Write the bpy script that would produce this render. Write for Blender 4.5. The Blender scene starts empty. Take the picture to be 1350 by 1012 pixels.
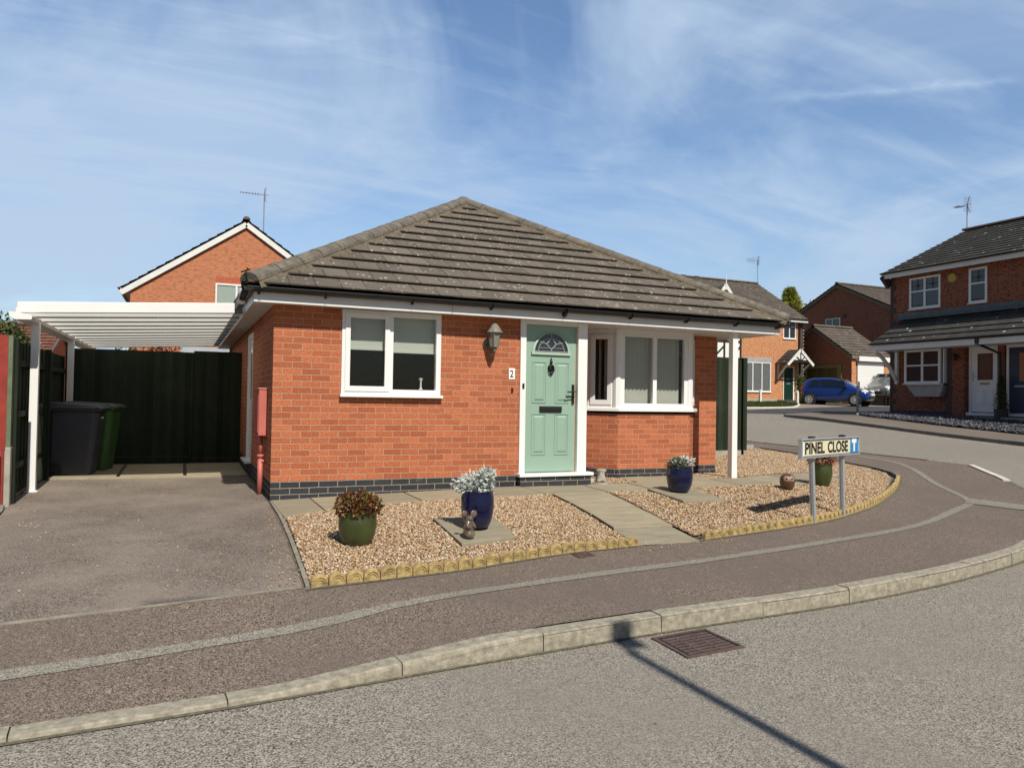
import bpy, math, random
import numpy as np
from mathutils import Vector, Matrix
from mathutils.geometry import delaunay_2d_cdt, tessellate_polygon
random.seed(7); RNG=np.random.default_rng(7)
R=math.radians
scene=bpy.context.scene; COL=scene.collection

# ------------------------------------------------------------------ helpers
def tag(o,label=None,cat=None,group=None,kind=None):
    if label: o['label']=label
    if cat: o['category']=cat
    if group: o['group']=group
    if kind: o['kind']=kind
    return o
def empty(name,loc=(0,0,0),rz=0,label=None,cat=None,group=None):
    o=bpy.data.objects.new(name,None); COL.objects.link(o); o.location=loc; o.rotation_euler=(0,0,rz)
    o.empty_display_size=.2
    return tag(o,label,cat,group)
class MB:
    def __init__(s): s.v=[];s.f=[];s.uv=[];s.M=Matrix.Identity(4)
    def add(s,pts,faces,uvs=None):
        b=len(s.v)
        for p in pts: s.v.append(tuple(s.M@Vector(p)))
        for i,f in enumerate(faces):
            s.f.append(tuple(b+k for k in f)); s.uv.append(uvs[i] if uvs else None)
        return s
    def box(s,x0,y0,z0,x1,y1,z1):
        if x0>x1:x0,x1=x1,x0
        if y0>y1:y0,y1=y1,y0
        if z0>z1:z0,z1=z1,z0
        P=[(x0,y0,z0),(x1,y0,z0),(x1,y1,z0),(x0,y1,z0),(x0,y0,z1),(x1,y0,z1),(x1,y1,z1),(x0,y1,z1)]
        return s.add(P,[(0,3,2,1),(4,5,6,7),(0,1,5,4),(1,2,6,5),(2,3,7,6),(3,0,4,7)])
    def bar(s,a,b,w,h,up=(0,0,1)):
        a=Vector(a);b=Vector(b);d=(b-a).normalized();u=Vector(up)
        if abs(d.dot(u))>.99:u=Vector((0,1,0))
        r=d.cross(u).normalized()*w/2;u=r.normalized().cross(d).normalized()*h/2
        P=[a-r-u,a+r-u,a+r+u,a-r+u,b-r-u,b+r-u,b+r+u,b-r+u]
        return s.add(P,[(0,1,2,3),(7,6,5,4),(0,4,5,1),(1,5,6,2),(2,6,7,3),(3,7,4,0)])
    def prism(s,poly,z0,z1,axis='z'):
        n=len(poly)
        def m(p,h):
            return (p[0],p[1],h) if axis=='z' else ((p[0],h,p[1]) if axis=='y' else (h,p[0],p[1]))
        P=[m(p,z0) for p in poly]+[m(p,z1) for p in poly]
        tr=tessellate_polygon([[Vector((p[0],p[1],0)) for p in poly]])
        ar=sum(poly[i][0]*poly[(i+1)%n][1]-poly[(i+1)%n][0]*poly[i][1] for i in range(n))
        F=[]
        flip=(ar>0)!=(axis=='y')
        for t in tr:
            a,b,c=t
            cr=(poly[b][0]-poly[a][0])*(poly[c][1]-poly[a][1])-(poly[b][1]-poly[a][1])*(poly[c][0]-poly[a][0])
            if (cr>0)!=(axis!='y'): b,c=c,b
            F.append((a,c,b)); F.append((n+a,n+b,n+c))
        for i in range(n):
            j=(i+1)%n
            F.append((i,j,n+j,n+i) if flip else (j,i,n+i,n+j))
        return s.add(P,F)
    def tube(s,path,r,n=8,cap=True):
        path=[Vector(p) for p in path]; rs=r if isinstance(r,(list,tuple)) else [r]*len(path)
        P=[];F=[];prev=None
        for i,p in enumerate(path):
            d=(path[min(i+1,len(path)-1)]-path[max(i-1,0)]).normalized()
            u=Vector((0,0,1)) if abs(d.z)<.95 else Vector((0,1,0))
            a=d.cross(u).normalized(); b=a.cross(d).normalized()
            for k in range(n):
                t=2*math.pi*k/n; P.append(p+a*math.cos(t)*rs[i]+b*math.sin(t)*rs[i])
        for i in range(len(path)-1):
            for k in range(n):
                q=(k+1)%n; F.append((i*n+k,i*n+q,(i+1)*n+q,(i+1)*n+k))
        if cap: F.append(tuple(range(n-1,-1,-1))); F.append(tuple((len(path)-1)*n+k for k in range(n)))
        return s.add(P,F)
    def lathe(s,prof,c=(0,0,0),n=32,axis='z'):
        P=[];F=[]
        for r,z in prof:
            for k in range(n):
                t=2*math.pi*k/n
                a,b=r*math.cos(t),r*math.sin(t)
                P.append((c[0]+a,c[1]+b,c[2]+z) if axis=='z' else (c[0]+a,c[1]+z,c[2]+b))
        for i in range(len(prof)-1):
            for k in range(n):
                q=(k+1)%n; f=(i*n+k,i*n+q,(i+1)*n+q,(i+1)*n+k)
                F.append(f if axis=='z' else f[::-1])
        return s.add(P,F)
    def ball(s,c,r,n=10,m=7,sq=None):
        prof=[]
        rx,ry,rz=r if isinstance(r,(tuple,list)) else (r,r,r)
        P=[];F=[]
        for i in range(m+1):
            a=math.pi*i/m
            for k in range(n):
                t=2*math.pi*k/n
                P.append((c[0]+rx*math.sin(a)*math.cos(t),c[1]+ry*math.sin(a)*math.sin(t),c[2]-rz*math.cos(a)))
        for i in range(m):
            for k in range(n):
                q=(k+1)%n; F.append((i*n+k,i*n+q,(i+1)*n+q,(i+1)*n+k))
        return s.add(P,F)
    def build(s,name,mat,parent=None,smooth=False,bevel=0,seg=2):
        me=bpy.data.meshes.new(name); me.from_pydata(s.v,[],s.f)
        uvl=me.uv_layers.new(name='UVMap')
        me.update()
        data=np.zeros((len(me.loops),2),dtype=np.float32)
        for i,p in enumerate(me.polygons):
            u=s.uv[i]
            if u is not None:
                for k,li in enumerate(p.loop_indices): data[li]=u[k]
            else:
                nx,ny,nz=p.normal
                if abs(nz)>.8:
                    for li in p.loop_indices:
                        c=me.vertices[me.loops[li].vertex_index].co; data[li]=(c.x,c.y)
                else:
                    l=math.hypot(nx,ny) or 1; tx,ty=-ny/l,nx/l
                    for li in p.loop_indices:
                        c=me.vertices[me.loops[li].vertex_index].co; data[li]=(c.x*tx+c.y*ty,c.z)
        uvl.data.foreach_set('uv',data.ravel())
        if mat: me.materials.append(mat)
        if smooth: me.polygons.foreach_set('use_smooth',[True]*len(me.polygons))
        o=bpy.data.objects.new(name,me); COL.objects.link(o)
        if parent: o.parent=parent
        if bevel:
            m=o.modifiers.new('bevel','BEVEL'); m.width=bevel; m.segments=seg; m.limit_method='ANGLE'; m.angle_limit=R(40)
        return o
def np_mesh(name,verts,faces,mat,parent=None,smooth=False):
    """verts (n,3), faces (m,k) arrays"""
    me=bpy.data.meshes.new(name); k=faces.shape[1]; m=len(faces)
    me.vertices.add(len(verts)); me.vertices.foreach_set('co',np.ascontiguousarray(verts,dtype=np.float32).ravel())
    me.loops.add(m*k); me.loops.foreach_set('vertex_index',np.ascontiguousarray(faces,dtype=np.int32).ravel())
    me.polygons.add(m); me.polygons.foreach_set('loop_start',np.arange(0,m*k,k,dtype=np.int32)); 
    me.update(calc_edges=True); me.validate()
    if smooth: me.polygons.foreach_set('use_smooth',[True]*m)
    me.materials.append(mat)
    o=bpy.data.objects.new(name,me); COL.objects.link(o)
    if parent: o.parent=parent
    return o
def copy_thing(o,parent=None):
    c=o.copy(); COL.objects.link(c); c.parent=parent
    for ch in list(o.children): copy_thing(ch,c)
    return c

# ------------------------------------------------------------------ materials
class NT:
    def __init__(s,name):
        s.m=bpy.data.materials.new(name); s.m.use_nodes=True; s.t=s.m.node_tree; s.n=s.t.nodes; s.l=s.t.links
        s.p=s.n['Principled BSDF']; s.out=s.n['Material Output']
        s.tc=s.n.new('ShaderNodeTexCoord')
    def node(s,t,**k):
        x=s.n.new(t)
        for a,b in k.items(): setattr(x,a,b)
        return x
    def link(s,a,b): s.l.new(a,b)
    def val(s,sock,v):
        if hasattr(v,'is_linked') or isinstance(v,bpy.types.NodeSocket): s.l.new(v,sock)
        else: sock.default_value=v
    def co(s,w='Object'): return s.tc.outputs[w]
    def noise(s,scale,detail=4,rough=.55,co=None,stretch=None,out='Fac',dist=0):
        x=s.node('ShaderNodeTexNoise'); x.inputs['Scale'].default_value=scale; x.inputs['Detail'].default_value=detail
        x.inputs['Roughness'].default_value=rough; x.inputs['Distortion'].default_value=dist
        c=co or s.co()
        if stretch:
            mp=s.node('ShaderNodeMapping'); mp.inputs['Scale'].default_value=stretch; s.link(c,mp.inputs['Vector']); c=mp.outputs[0]
        s.link(c,x.inputs['Vector']); return x.outputs[out]
    def voro(s,scale,co=None,feature='F1',out='Distance',rand=1):
        x=s.node('ShaderNodeTexVoronoi',feature=feature); x.inputs['Scale'].default_value=scale; x.inputs['Randomness'].default_value=rand
        s.link(co or s.co(),x.inputs['Vector']); return x.outputs[out]
    def ramp(s,fac,stops,interp='LINEAR'):
        x=s.node('ShaderNodeValToRGB'); cr=x.color_ramp; cr.interpolation=interp
        while len(cr.elements)<len(stops): cr.elements.new(.5)
        for e,(p,c) in zip(cr.elements,stops):
            e.position=p; e.color=(c,c,c,1) if isinstance(c,(int,float)) else (*c,1)
        s.link(fac,x.inputs[0]); return x.outputs[0]
    def mix(s,fac,a,b,mode='MIX'):
        x=s.node('ShaderNodeMix',data_type='RGBA',blend_type=mode)
        s.val(x.inputs[0],fac)
        for sk,v in ((x.inputs[6],a),(x.inputs[7],b)):
            if isinstance(v,(tuple,list)): sk.default_value=(*v[:3],1)
            else: s.link(v,sk)
        return x.outputs[2]
    def math(s,op,a,b=0.,c=None):
        x=s.node('ShaderNodeMath',operation=op); s.val(x.inputs[0],a); s.val(x.inputs[1],b)
        if c is not None: s.val(x.inputs[2],c)
        return x.outputs[0]
    def bump(s,h,strength=.4,dist=.01,prev=None):
        x=s.node('ShaderNodeBump'); x.inputs['Strength'].default_value=strength; x.inputs['Distance'].default_value=dist
        s.link(h,x.inputs['Height'])
        if prev: s.link(prev,x.inputs['Normal'])
        return x.outputs[0]
    def done(s,color=None,rough=None,normal=None,metal=0,spec=None,**k):
        if color is not None: s.val(s.p.inputs['Base Color'],(*color[:3],1) if isinstance(color,(tuple,list)) else color)
        if rough is not None: s.val(s.p.inputs['Roughness'],rough)
        if normal: s.link(normal,s.p.inputs['Normal'])
        s.p.inputs['Metallic'].default_value=metal
        if spec is not None: s.p.inputs['Specular IOR Level'].default_value=spec
        for a,b in k.items(): s.val(s.p.inputs[a.replace('_',' ')],b)
        return s.m
def simple(name,c,rough=.6,var=.12,scale=6,bump=.0,bscale=60,metal=0,dirt=None,spec=None,coat=0):
    t=NT(name)
    f=t.noise(scale,5,.6)
    dark=tuple(x*(1-var) for x in c); light=tuple(min(1,x*(1+var)) for x in c)
    col=t.mix(t.ramp(f,[(.3,0.),(.7,1.)]),dark,light)
    if dirt:
        f2=t.noise(scale*.6,8,.7); col=t.mix(t.ramp(f2,[(.5,0.),(.72,dirt[1])]),col,dirt[0])
    nrm=None
    if bump: nrm=t.bump(t.noise(bscale,3,.6),bump,.004)
    m=t.done(col,rough,nrm,metal,spec)
    if coat: t.p.inputs['Coat Weight'].default_value=coat; t.p.inputs['Coat Roughness'].default_value=.08
    return m
def brick_mat(name,c1,c2,mortar,spots=0,spotscale=23,bw=.225,rh=.075,ms=.005,spotc=(.08,.04,.03),bumps=.6,tint=None):
    t=NT(name); uv=t.co('UV')
    b=t.node('ShaderNodeTexBrick'); b.offset=.5; b.offset_frequency=2; b.squash=1
    b.inputs['Scale'].default_value=1; b.inputs['Brick Width'].default_value=bw; b.inputs['Row Height'].default_value=rh
    b.inputs['Mortar Size'].default_value=ms; b.inputs['Mortar Smooth'].default_value=.25; b.inputs['Bias'].default_value=0
    wob=t.noise(14,2,.5,uv,out='Color'); mp=t.node('ShaderNodeVectorMath',operation='MULTIPLY_ADD')
    t.link(wob,mp.inputs[0]); mp.inputs[1].default_value=(.006,.006,0); t.link(uv,mp.inputs[2])
    t.link(mp.outputs[0],b.inputs['Vector'])
    b.inputs['Color1'].default_value=(*c1,1); b.inputs['Color2'].default_value=(*c2,1); b.inputs['Mortar'].default_value=(*mortar,1)
    col=b.outputs['Color']; fac=b.outputs['Fac']
    # mottling inside each brick (rustic drag marks)
    n1=t.noise(45,4,.65,uv,(1,2.6,1)); n2=t.noise(2.2,4,.6,uv)
    c=t.mix(t.ramp(n1,[(.36,.85),(.56,0.)]),col,(c1[0]*.5,c1[1]*.45,c1[2]*.45))
    c=t.mix(t.ramp(n1,[(.54,0.),(.72,.7)]),c,(min(1,c1[0]*1.3),c1[1]*1.9,c1[2]*2.2))
    c=t.mix(t.ramp(n2,[(.35,.0),(.7,.35)]),c,(c2[0]*1.15,c2[1]*1.25,c2[2]*1.3))
    if spots:
        v=t.noise(spotscale,2,.6,uv,(1,2.6,1)); c=t.mix(t.ramp(v,[(.53,0.),(.60,spots)]),c,spotc)
    mnoise=t.noise(90,2,.5,uv)
    mort=t.mix(mnoise,(mortar[0]*.75,mortar[1]*.72,mortar[2]*.7),mortar)
    c=t.mix(fac,c,mort)
    n3=t.noise(7,5,.65,uv); c=t.mix(t.ramp(n3,[(.62,0.),(.8,.35)]),c,(mortar[0]*1.05,mortar[1],mortar[2]))
    h=t.math('SUBTRACT',t.math('MULTIPLY',n1,.7),fac)
    return t.done(c,.88,t.bump(h,bumps+.3,.012),spec=.25)
def tile_mat(name,base,lichen=.5,warm=(.2,.17,.12),gauge=.35,tw=.3,lscale=14):
    t=NT(name); uv=t.co('UV')
    b=t.node('ShaderNodeTexBrick'); b.offset=.5; b.offset_frequency=2
    b.inputs['Scale'].default_value=1; b.inputs['Brick Width'].default_value=tw; b.inputs['Row Height'].default_value=gauge
    b.inputs['Mortar Size'].default_value=.0065; b.inputs['Mortar Smooth'].default_value=.1
    b.inputs['Color1'].default_value=(*[x*.72 for x in base],1); b.inputs['Color2'].default_value=(*[x*1.22 for x in base],1)
    b.inputs['Mortar'].default_value=(.02,.018,.016,1)
    t.link(uv,b.inputs['Vector'])
    n1=t.noise(3,6,.7,uv); n2=t.noise(60,3,.7,uv); n3=t.noise(1.1,5,.65,uv)
    c=t.mix(t.ramp(n1,[(.4,0.),(.75,.55)]),b.outputs['Color'],warm)
    c=t.mix(t.ramp(n2,[(.3,.35),(.7,0.)]),c,tuple(x*.5 for x in base))
    c=t.mix(t.ramp(n3,[(.45,0.),(.8,.4)]),c,tuple(x*1.6 for x in base))
    v=t.node('ShaderNodeTexVoronoi'); v.inputs['Scale'].default_value=lscale; t.link(uv,v.inputs['Vector'])
    dd=t.math('ADD',v.outputs['Distance'],t.math('MULTIPLY',t.noise(70,2,.5,uv),.16))
    gate=t.node('ShaderNodeSeparateColor'); t.link(v.outputs['Color'],gate.inputs[0])
    rad=t.math('MULTIPLY',gate.outputs[0],.34)
    sp=t.math('LESS_THAN',dd,t.math('ADD',rad,.02)); g=t.math('GREATER_THAN',gate.outputs[1],1-lichen)
    patch=t.ramp(t.noise(.9,3,.5,uv),[(.36,0.55),(.56,1.)])
    f=t.math('MULTIPLY',t.math('MULTIPLY',sp,g),patch)
    c=t.mix(t.math('MULTIPLY',f,.85),c,(.62,.60,.50))
    h=t.math('ADD',t.math('MULTIPLY',n2,.4),t.math('MULTIPLY',b.outputs['Fac'],-1.))
    return t.done(c,.9,t.bump(h,.5,.006),spec=.2)
def asphalt(name,c,contrast=.5,patch=None,pscale=.6,grain=130,white=0,seed=0):
    t=NT(name); co=t.co('Object')
    n1=t.noise(grain,2,.8,co); v=t.voro(grain*.8,co,out='Color'); sep=t.node('ShaderNodeSeparateColor'); t.link(v,sep.inputs[0])
    n2=t.noise(pscale,6,.65,co); n3=t.noise(9,5,.7,co)
    f=t.math('ADD',t.math('MULTIPLY',n1,.35),t.math('MULTIPLY',sep.outputs[0],.65))
    col=t.mix(t.ramp(f,[(.2,0.),(.82,1.)]),tuple(x*(1-contrast) for x in c),tuple(min(1,x*(1+contrast)) for x in c))
    col=t.mix(t.ramp(n2,[(.38,0.),(.62,.75)]),col,patch or tuple(x*.8 for x in c))
    col=t.mix(t.ramp(n3,[(.4,.0),(.75,.25)]),col,tuple(x*.6 for x in c))
    if white:
        w=t.node('ShaderNodeTexVoronoi',voronoi_dimensions='2D'); w.inputs['Scale'].default_value=5.5; t.link(co,w.inputs['Vector'])
        g=t.node('ShaderNodeSeparateColor'); t.link(w.outputs['Color'],g.inputs[0])
        wd=t.math('ADD',w.outputs['Distance'],t.math('MULTIPLY',n3,.08))
        s=t.math('MULTIPLY',t.math('LESS_THAN',wd,t.math('ADD',t.math('MULTIPLY',g.outputs[2],.05),.065)),t.math('GREATER_THAN',g.outputs[0],.55))
        col=t.mix(t.math('MULTIPLY',s,white),col,tuple(min(1,x*1.9) for x in c))
    h=t.math('ADD',f,0.)
    return t.done(col,.92,t.bump(h,.55,.006),spec=.25)
def island_mat(name,stops,rough=.85,trans=0,spec=.3,hue=None):
    t=NT(name); g=t.node('ShaderNodeNewGeometry')
    c=t.ramp(g.outputs['Random Per Island'],stops,'LINEAR')
    c=t.mix(t.ramp(t.noise(60,3,.6),[(.3,.35),(.7,0.)]),c,tuple(x*.5 for x in stops[0][1]))
    m=t.done(c,rough,spec=spec)
    if trans:
        tr=t.node('ShaderNodeBsdfTranslucent'); t.link(c,tr.inputs[0]); mx=t.node('ShaderNodeMixShader'); mx.inputs[0].default_value=trans
        t.link(t.p.outputs[0],mx.inputs[1]); t.link(tr.outputs[0],mx.inputs[2]); t.link(mx.outputs[0],t.out.inputs[0])
    return m
def slab_mat(name,c,rot=0):
    t=NT(name); co=t.co()
    n1=t.noise(2.5,6,.7,co,(1,3,1)); n2=t.noise(80,3,.7,co); n3=t.noise(.9,3,.6,co)
    col=t.mix(t.ramp(n1,[(.35,0.),(.7,1.)]),tuple(x*.68 for x in c),c)
    col=t.mix(t.ramp(n2,[(.3,.3),(.7,0.)]),col,tuple(x*.5 for x in c))
    col=t.mix(t.ramp(n3,[(.45,0.),(.7,.5)]),col,(c[0]*.75,c[1]*.8,c[2]*.7))
    return t.done(col,.9,t.bump(n1,.5,.02,t.bump(n2,.3,.004)),spec=.2)

M={}
M['brick']=brick_mat('red_brick',(.64,.205,.092),(.36,.095,.045),(.60,.40,.26),spots=.30,spotc=(.25,.07,.04))
M['plinth']=brick_mat('blue_brick',(.052,.055,.06),(.035,.037,.042),(.42,.36,.29),bumps=.6)
M['brick_left']=brick_mat('orange_brick_far',(.66,.25,.125),(.55,.19,.09),(.55,.34,.21),spotscale=6,spots=.45,spotc=(.14,.07,.05))
M['brick_orange']=brick_mat('orange_brick',(.80,.37,.17),(.68,.27,.12),(.62,.42,.27),spotscale=9,spots=.75,spotc=(.16,.07,.05))
M['brick_dark']=brick_mat('dark_red_brick',(.44,.16,.09),(.31,.105,.06),(.20,.125,.09),spotscale=9,spots=.8,spotc=(.05,.022,.016))
M['brick_brown']=brick_mat('brown_brick',(.46,.18,.10),(.34,.125,.07),(.26,.16,.11),spotscale=9,spots=.8,spotc=(.06,.03,.02))
M['quoin']=simple('dark_quoin_brick',(.07,.05,.045),.85,.3,18,.3)
M['soldier']=simple('red_lintel_brick',(.42,.10,.05),.85,.25,22,.3)
M['tile']=tile_mat('roof_tile',(.148,.127,.105),.97,(.185,.155,.12),lscale=15)
M['tile_far']=tile_mat('roof_tile_far',(.125,.105,.09),.35,(.17,.14,.11),lscale=6)
M['tile_dark']=tile_mat('roof_tile_dark',(.062,.06,.056),.55,(.09,.08,.07),lscale=5)
M['tile_red']=tile_mat('roof_tile_red',(.2,.085,.06),.5,(.25,.12,.08),lscale=7)
M['ridge']=simple('ridge_tile_concrete',(.135,.118,.095),.9,.35,9,.5,80,dirt=((.30,.27,.2),.6))
M['bed']=simple('mortar_bedding',(.19,.155,.105),.95,.35,20,.6,60)
M['upvc']=simple('white_plastic',(.80,.80,.79),.32,.03,2,spec=.4)
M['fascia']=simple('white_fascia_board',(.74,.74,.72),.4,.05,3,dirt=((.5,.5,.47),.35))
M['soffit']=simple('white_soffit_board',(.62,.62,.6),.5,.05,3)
M['black']=simple('black_plastic',(.012,.012,.013),.35,.2,8)
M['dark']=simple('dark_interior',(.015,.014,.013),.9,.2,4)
M['door_green']=simple('sage_green_door',(.275,.405,.325),.42,.03,3,.08,160)
M['iron']=simple('black_iron',(.01,.01,.011),.45,.1,10)
M['lantern']=simple('weathered_lantern_metal',(.20,.185,.15),.6,.3,25,.3,120)
M['frost']=simple('frosted_lamp_glass',(.22,.22,.18),.25,.15,20)
M['blind']=simple('roller_blind_fabric',(.55,.57,.50),.9,.05,3)
M['vblind']=simple('vertical_blind_fabric',(.52,.52,.46),.9,.06,3)
M['gaspink']=simple('salmon_meter_paint',(.50,.14,.11),.5,.1,5)
M['concrete']=simple('concrete',(.36,.34,.29),.95,.2,5,.5,90,dirt=((.2,.19,.15),.5))
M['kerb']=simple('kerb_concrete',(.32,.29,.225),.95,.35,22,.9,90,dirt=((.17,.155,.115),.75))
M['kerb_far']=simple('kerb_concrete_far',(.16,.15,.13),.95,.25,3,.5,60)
M['kerb_white']=simple('pale_kerb_concrete',(.62,.58,.5),.9,.15,5,.4)
M['edging']=simple('buff_scalloped_stone',(.40,.29,.125),.95,.42,22,.9,70,dirt=((.13,.11,.05),.85))
M['galv']=simple('galvanised_steel',(.42,.45,.46),.45,.12,20,metal=.35)
M['sign']=simple('sign_cream_face',(.72,.66,.45),.4,.06,3,dirt=((.82,.79,.66),.6))
M['signwhite']=simple('sign_white_face',(.85,.85,.83),.35,.03,4)
M['signblue']=simple('sign_blue_face',(.01,.22,.52),.35,.05,4)
M['ink']=simple('black_lettering',(.01,.01,.012),.5,.1,5)
M['pot_green']=simple('olive_green_glaze',(.045,.058,.016),.4,.25,7,dirt=((.08,.095,.033),.6),coat=.15)
M['pot_blue']=simple('cobalt_blue_glaze',(.003,.006,.04),.15,.3,6,coat=.35)
M['soil']=simple('potting_soil',(.03,.022,.015),.95,.3,40,.8)
M['stone_brown']=simple('glazed_stone_brown',(.13,.095,.07),.35,.3,14,.2,dirt=((.3,.27,.22),.4),coat=.3)
M['stone_pale']=simple('weathered_pale_stone',(.38,.35,.29),.9,.3,30,.8,120,dirt=((.14,.12,.1),.7))
M['owl']=simple('bronze_owl_glaze',(.085,.045,.022),.28,.3,12,coat=.5)
M['owlface']=simple('owl_face_glaze',(.36,.22,.17),.4,.2,20)
M['timber_green']=None
M['fence_red']=simple('red_painted_boards',(.27,.028,.016),.7,.25,5,.3)
M['bin_dark']=simple('charcoal_bin_plastic',(.045,.05,.065),.45,.12,8,.1)
M['bin_green']=simple('green_bin_plastic',(.045,.12,.035),.45,.12,8,.1)
M['rubber']=simple('black_rubber',(.015,.015,.015),.8,.1,9)
M['grate']=simple('rusty_iron_cover',(.10,.063,.053),.85,.4,14,.5,80)
M['steel']=simple('aerial_aluminium',(.25,.26,.28),.5,.1,9,metal=.3)
M['car_blue']=simple('blue_car_paint',(.006,.028,.165),.2,.05,3,coat=.6)
M['car_grey']=simple('silver_grey_car_paint',(.12,.128,.125),.3,.05,3,metal=.3,coat=.6)
M['alloy']=simple('silver_wheel',(.55,.55,.55),.35,.05,5,metal=.4)
M['lamp_lens']=simple('clear_lamp_lens',(.75,.78,.8),.1,.05,5)
M['navy']=simple('navy_door_paint',(.02,.035,.075),.4,.05,4)
M['grey_panel']=simple('grey_lead_panel',(.36,.35,.33),.6,.1,4)
M['lead']=simple('lead_flashing',(.10,.12,.13),.5,.25,3)
M['yellow']=simple('yellow_glaze',(.62,.45,.01),.4,.08,5)
M['ochre']=simple('yellow_alarm_box',(.50,.36,.06),.5,.08,5)
M['olive']=simple('olive_painted_wood',(.20,.175,.06),.7,.12,4)
M['wood_black']=simple('black_timber',(.015,.014,.013),.7,.1,5)
M['render_white']=simple('white_render',(.8,.79,.75),.85,.04,3,.2)
M['wood_white']=simple('white_painted_wood',(.74,.73,.7),.5,.05,6)
M['roller']=None
M['trunk']=simple('bark',(.07,.05,.035),.95,.3,12,.8,40)
M['soilground']=simple('bare_soil',(.12,.10,.075),.95,.35,3,.6)

def glass_mat(name,tint=(.015,.018,.02),trans=.9,rough=.02,refl=1.):
    t=NT(name)
    t.n.remove(t.p)
    tr=t.node('ShaderNodeBsdfTransparent'); tr.inputs[0].default_value=(.93,.95,.94,1)
    gl=t.node('ShaderNodeBsdfGlossy'); gl.inputs['Roughness'].default_value=rough; gl.inputs[0].default_value=(.9,.95,.95,1)
    df=t.node('ShaderNodeBsdfDiffuse'); df.inputs[0].default_value=(*tint,1)
    ge=t.node('ShaderNodeNewGeometry');dp=t.node('ShaderNodeVectorMath',operation='DOT_PRODUCT');t.link(ge.outputs['Normal'],dp.inputs[0]);t.link(ge.outputs['Incoming'],dp.inputs[1])
    fr=t.math('ADD',.06,t.math('MULTIPLY',.94,t.math('POWER',t.math('SUBTRACT',1.,t.math('ABSOLUTE',dp.outputs['Value'])),5.)))
    w=t.bump(t.noise(1.5,2,.5),.05,.02); t.link(w,gl.inputs['Normal'])
    m1=t.node('ShaderNodeMixShader'); m1.inputs[0].default_value=trans; t.link(df.outputs[0],m1.inputs[1]); t.link(tr.outputs[0],m1.inputs[2])
    m2=t.node('ShaderNodeMixShader'); t.link(t.math('MULTIPLY',fr,refl),m2.inputs[0]); t.link(m1.outputs[0],m2.inputs[1]); t.link(gl.outputs[0],m2.inputs[2])
    t.link(m2.outputs[0],t.out.inputs[0]); return t.m
M['glass']=glass_mat('window_glass')
M['glass_dark']=glass_mat('dark_window_glass',(.022,.026,.03),.0,.03,1.6)
M['glass_car']=glass_mat('car_glass',(.01,.013,.016),.0,.03,1.4)

def boards_mat(name,c,w=.1):
    t=NT(name); uv=t.co('UV'); sx=t.node('ShaderNodeSeparateXYZ'); t.link(uv,sx.inputs[0])
    wn=t.node('ShaderNodeTexWhiteNoise',noise_dimensions='1D'); t.link(t.math('FLOOR',t.math('DIVIDE',sx.outputs[0],w)),wn.inputs['W'])
    g=t.noise(9,5,.7,uv,(4,.35,1)); g2=t.noise(1.2,4,.6,uv)
    col=t.mix(wn.outputs['Value'],tuple(x*.6 for x in c),tuple(x*1.25 for x in c))
    col=t.mix(t.ramp(g,[(.35,.5),(.65,0.)]),col,tuple(x*.45 for x in c))
    col=t.mix(t.ramp(g2,[(.5,0.),(.75,.35)]),col,(c[0]*2.2,c[1]*1.8,c[2]*2))
    return t.done(col,.8,t.bump(g,.3,.004),spec=.2)
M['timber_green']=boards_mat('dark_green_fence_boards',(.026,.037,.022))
def ribs_mat(name,c,h=.075):
    t=NT(name); uv=t.co('UV'); sx=t.node('ShaderNodeSeparateXYZ'); t.link(uv,sx.inputs[0])
    f=t.math('FRACT',t.math('DIVIDE',sx.outputs[1],h)); l=t.ramp(f,[(0.,0.),(.12,1.),(.9,1.),(1.,0.)])
    return t.done(t.mix(l,tuple(x*.7 for x in c),c),.45,t.bump(l,.6,.01))
M['roller']=ribs_mat('white_roller_slats',(.8,.8,.78))
M['olive_boards']=boards_mat('olive_door_boards',(.12,.105,.04),.12)

def carport_mat():
    t=NT('translucent_roof_sheet')
    c=t.mix(t.ramp(t.noise(1.6,5,.6,stretch=(.3,1.,1)),[(.35,0.),(.7,1.)]),(.90,.88,.81),(.95,.94,.89))
    t.done(c,.45)
    tr=t.node('ShaderNodeBsdfTranslucent'); t.link(c,tr.inputs[0]); mx=t.node('ShaderNodeMixShader'); mx.inputs[0].default_value=.52
    t.link(t.p.outputs[0],mx.inputs[1]); t.link(tr.outputs[0],mx.inputs[2]); t.link(mx.outputs[0],t.out.inputs[0]); return t.m
M['sheet']=carport_mat()
M['road']=asphalt('road_asphalt',(.28,.252,.212),1.0,patch=(.245,.222,.19),pscale=.35,grain=200)
M['foot']=asphalt('footway_asphalt',(.195,.153,.124),1.0,patch=(.155,.123,.102),grain=220,white=.6)
M['drive']=asphalt('driveway_asphalt',(.18,.15,.125),1.0,patch=(.29,.245,.205),pscale=.9,grain=220,white=.5)
M['strip']=asphalt('trench_patch_asphalt',(.275,.255,.215),.8,grain=210)
M['fresh']=asphalt('dark_asphalt',(.07,.068,.072),.4,grain=90)
M['fpath_far']=asphalt('far_footway_asphalt',(.20,.165,.135),.3,grain=70)
M['slab']=slab_mat('paving_slab_buff',(.43,.37,.265))
M['slab2']=slab_mat('paving_slab_grey',(.37,.325,.24))
STONES=[(0.,(.16,.09,.05)),(.2,(.36,.20,.10)),(.42,(.50,.32,.17)),(.65,(.60,.45,.28)),(.85,(.68,.56,.41)),(1.,(.78,.72,.62))]
M['gravel']=island_mat('gravel_stones',STONES)
t=NT('gravel_bed'); v=t.voro(75,out='Color'); s_=t.node('ShaderNodeSeparateColor'); t.link(v,s_.inputs[0])
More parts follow.
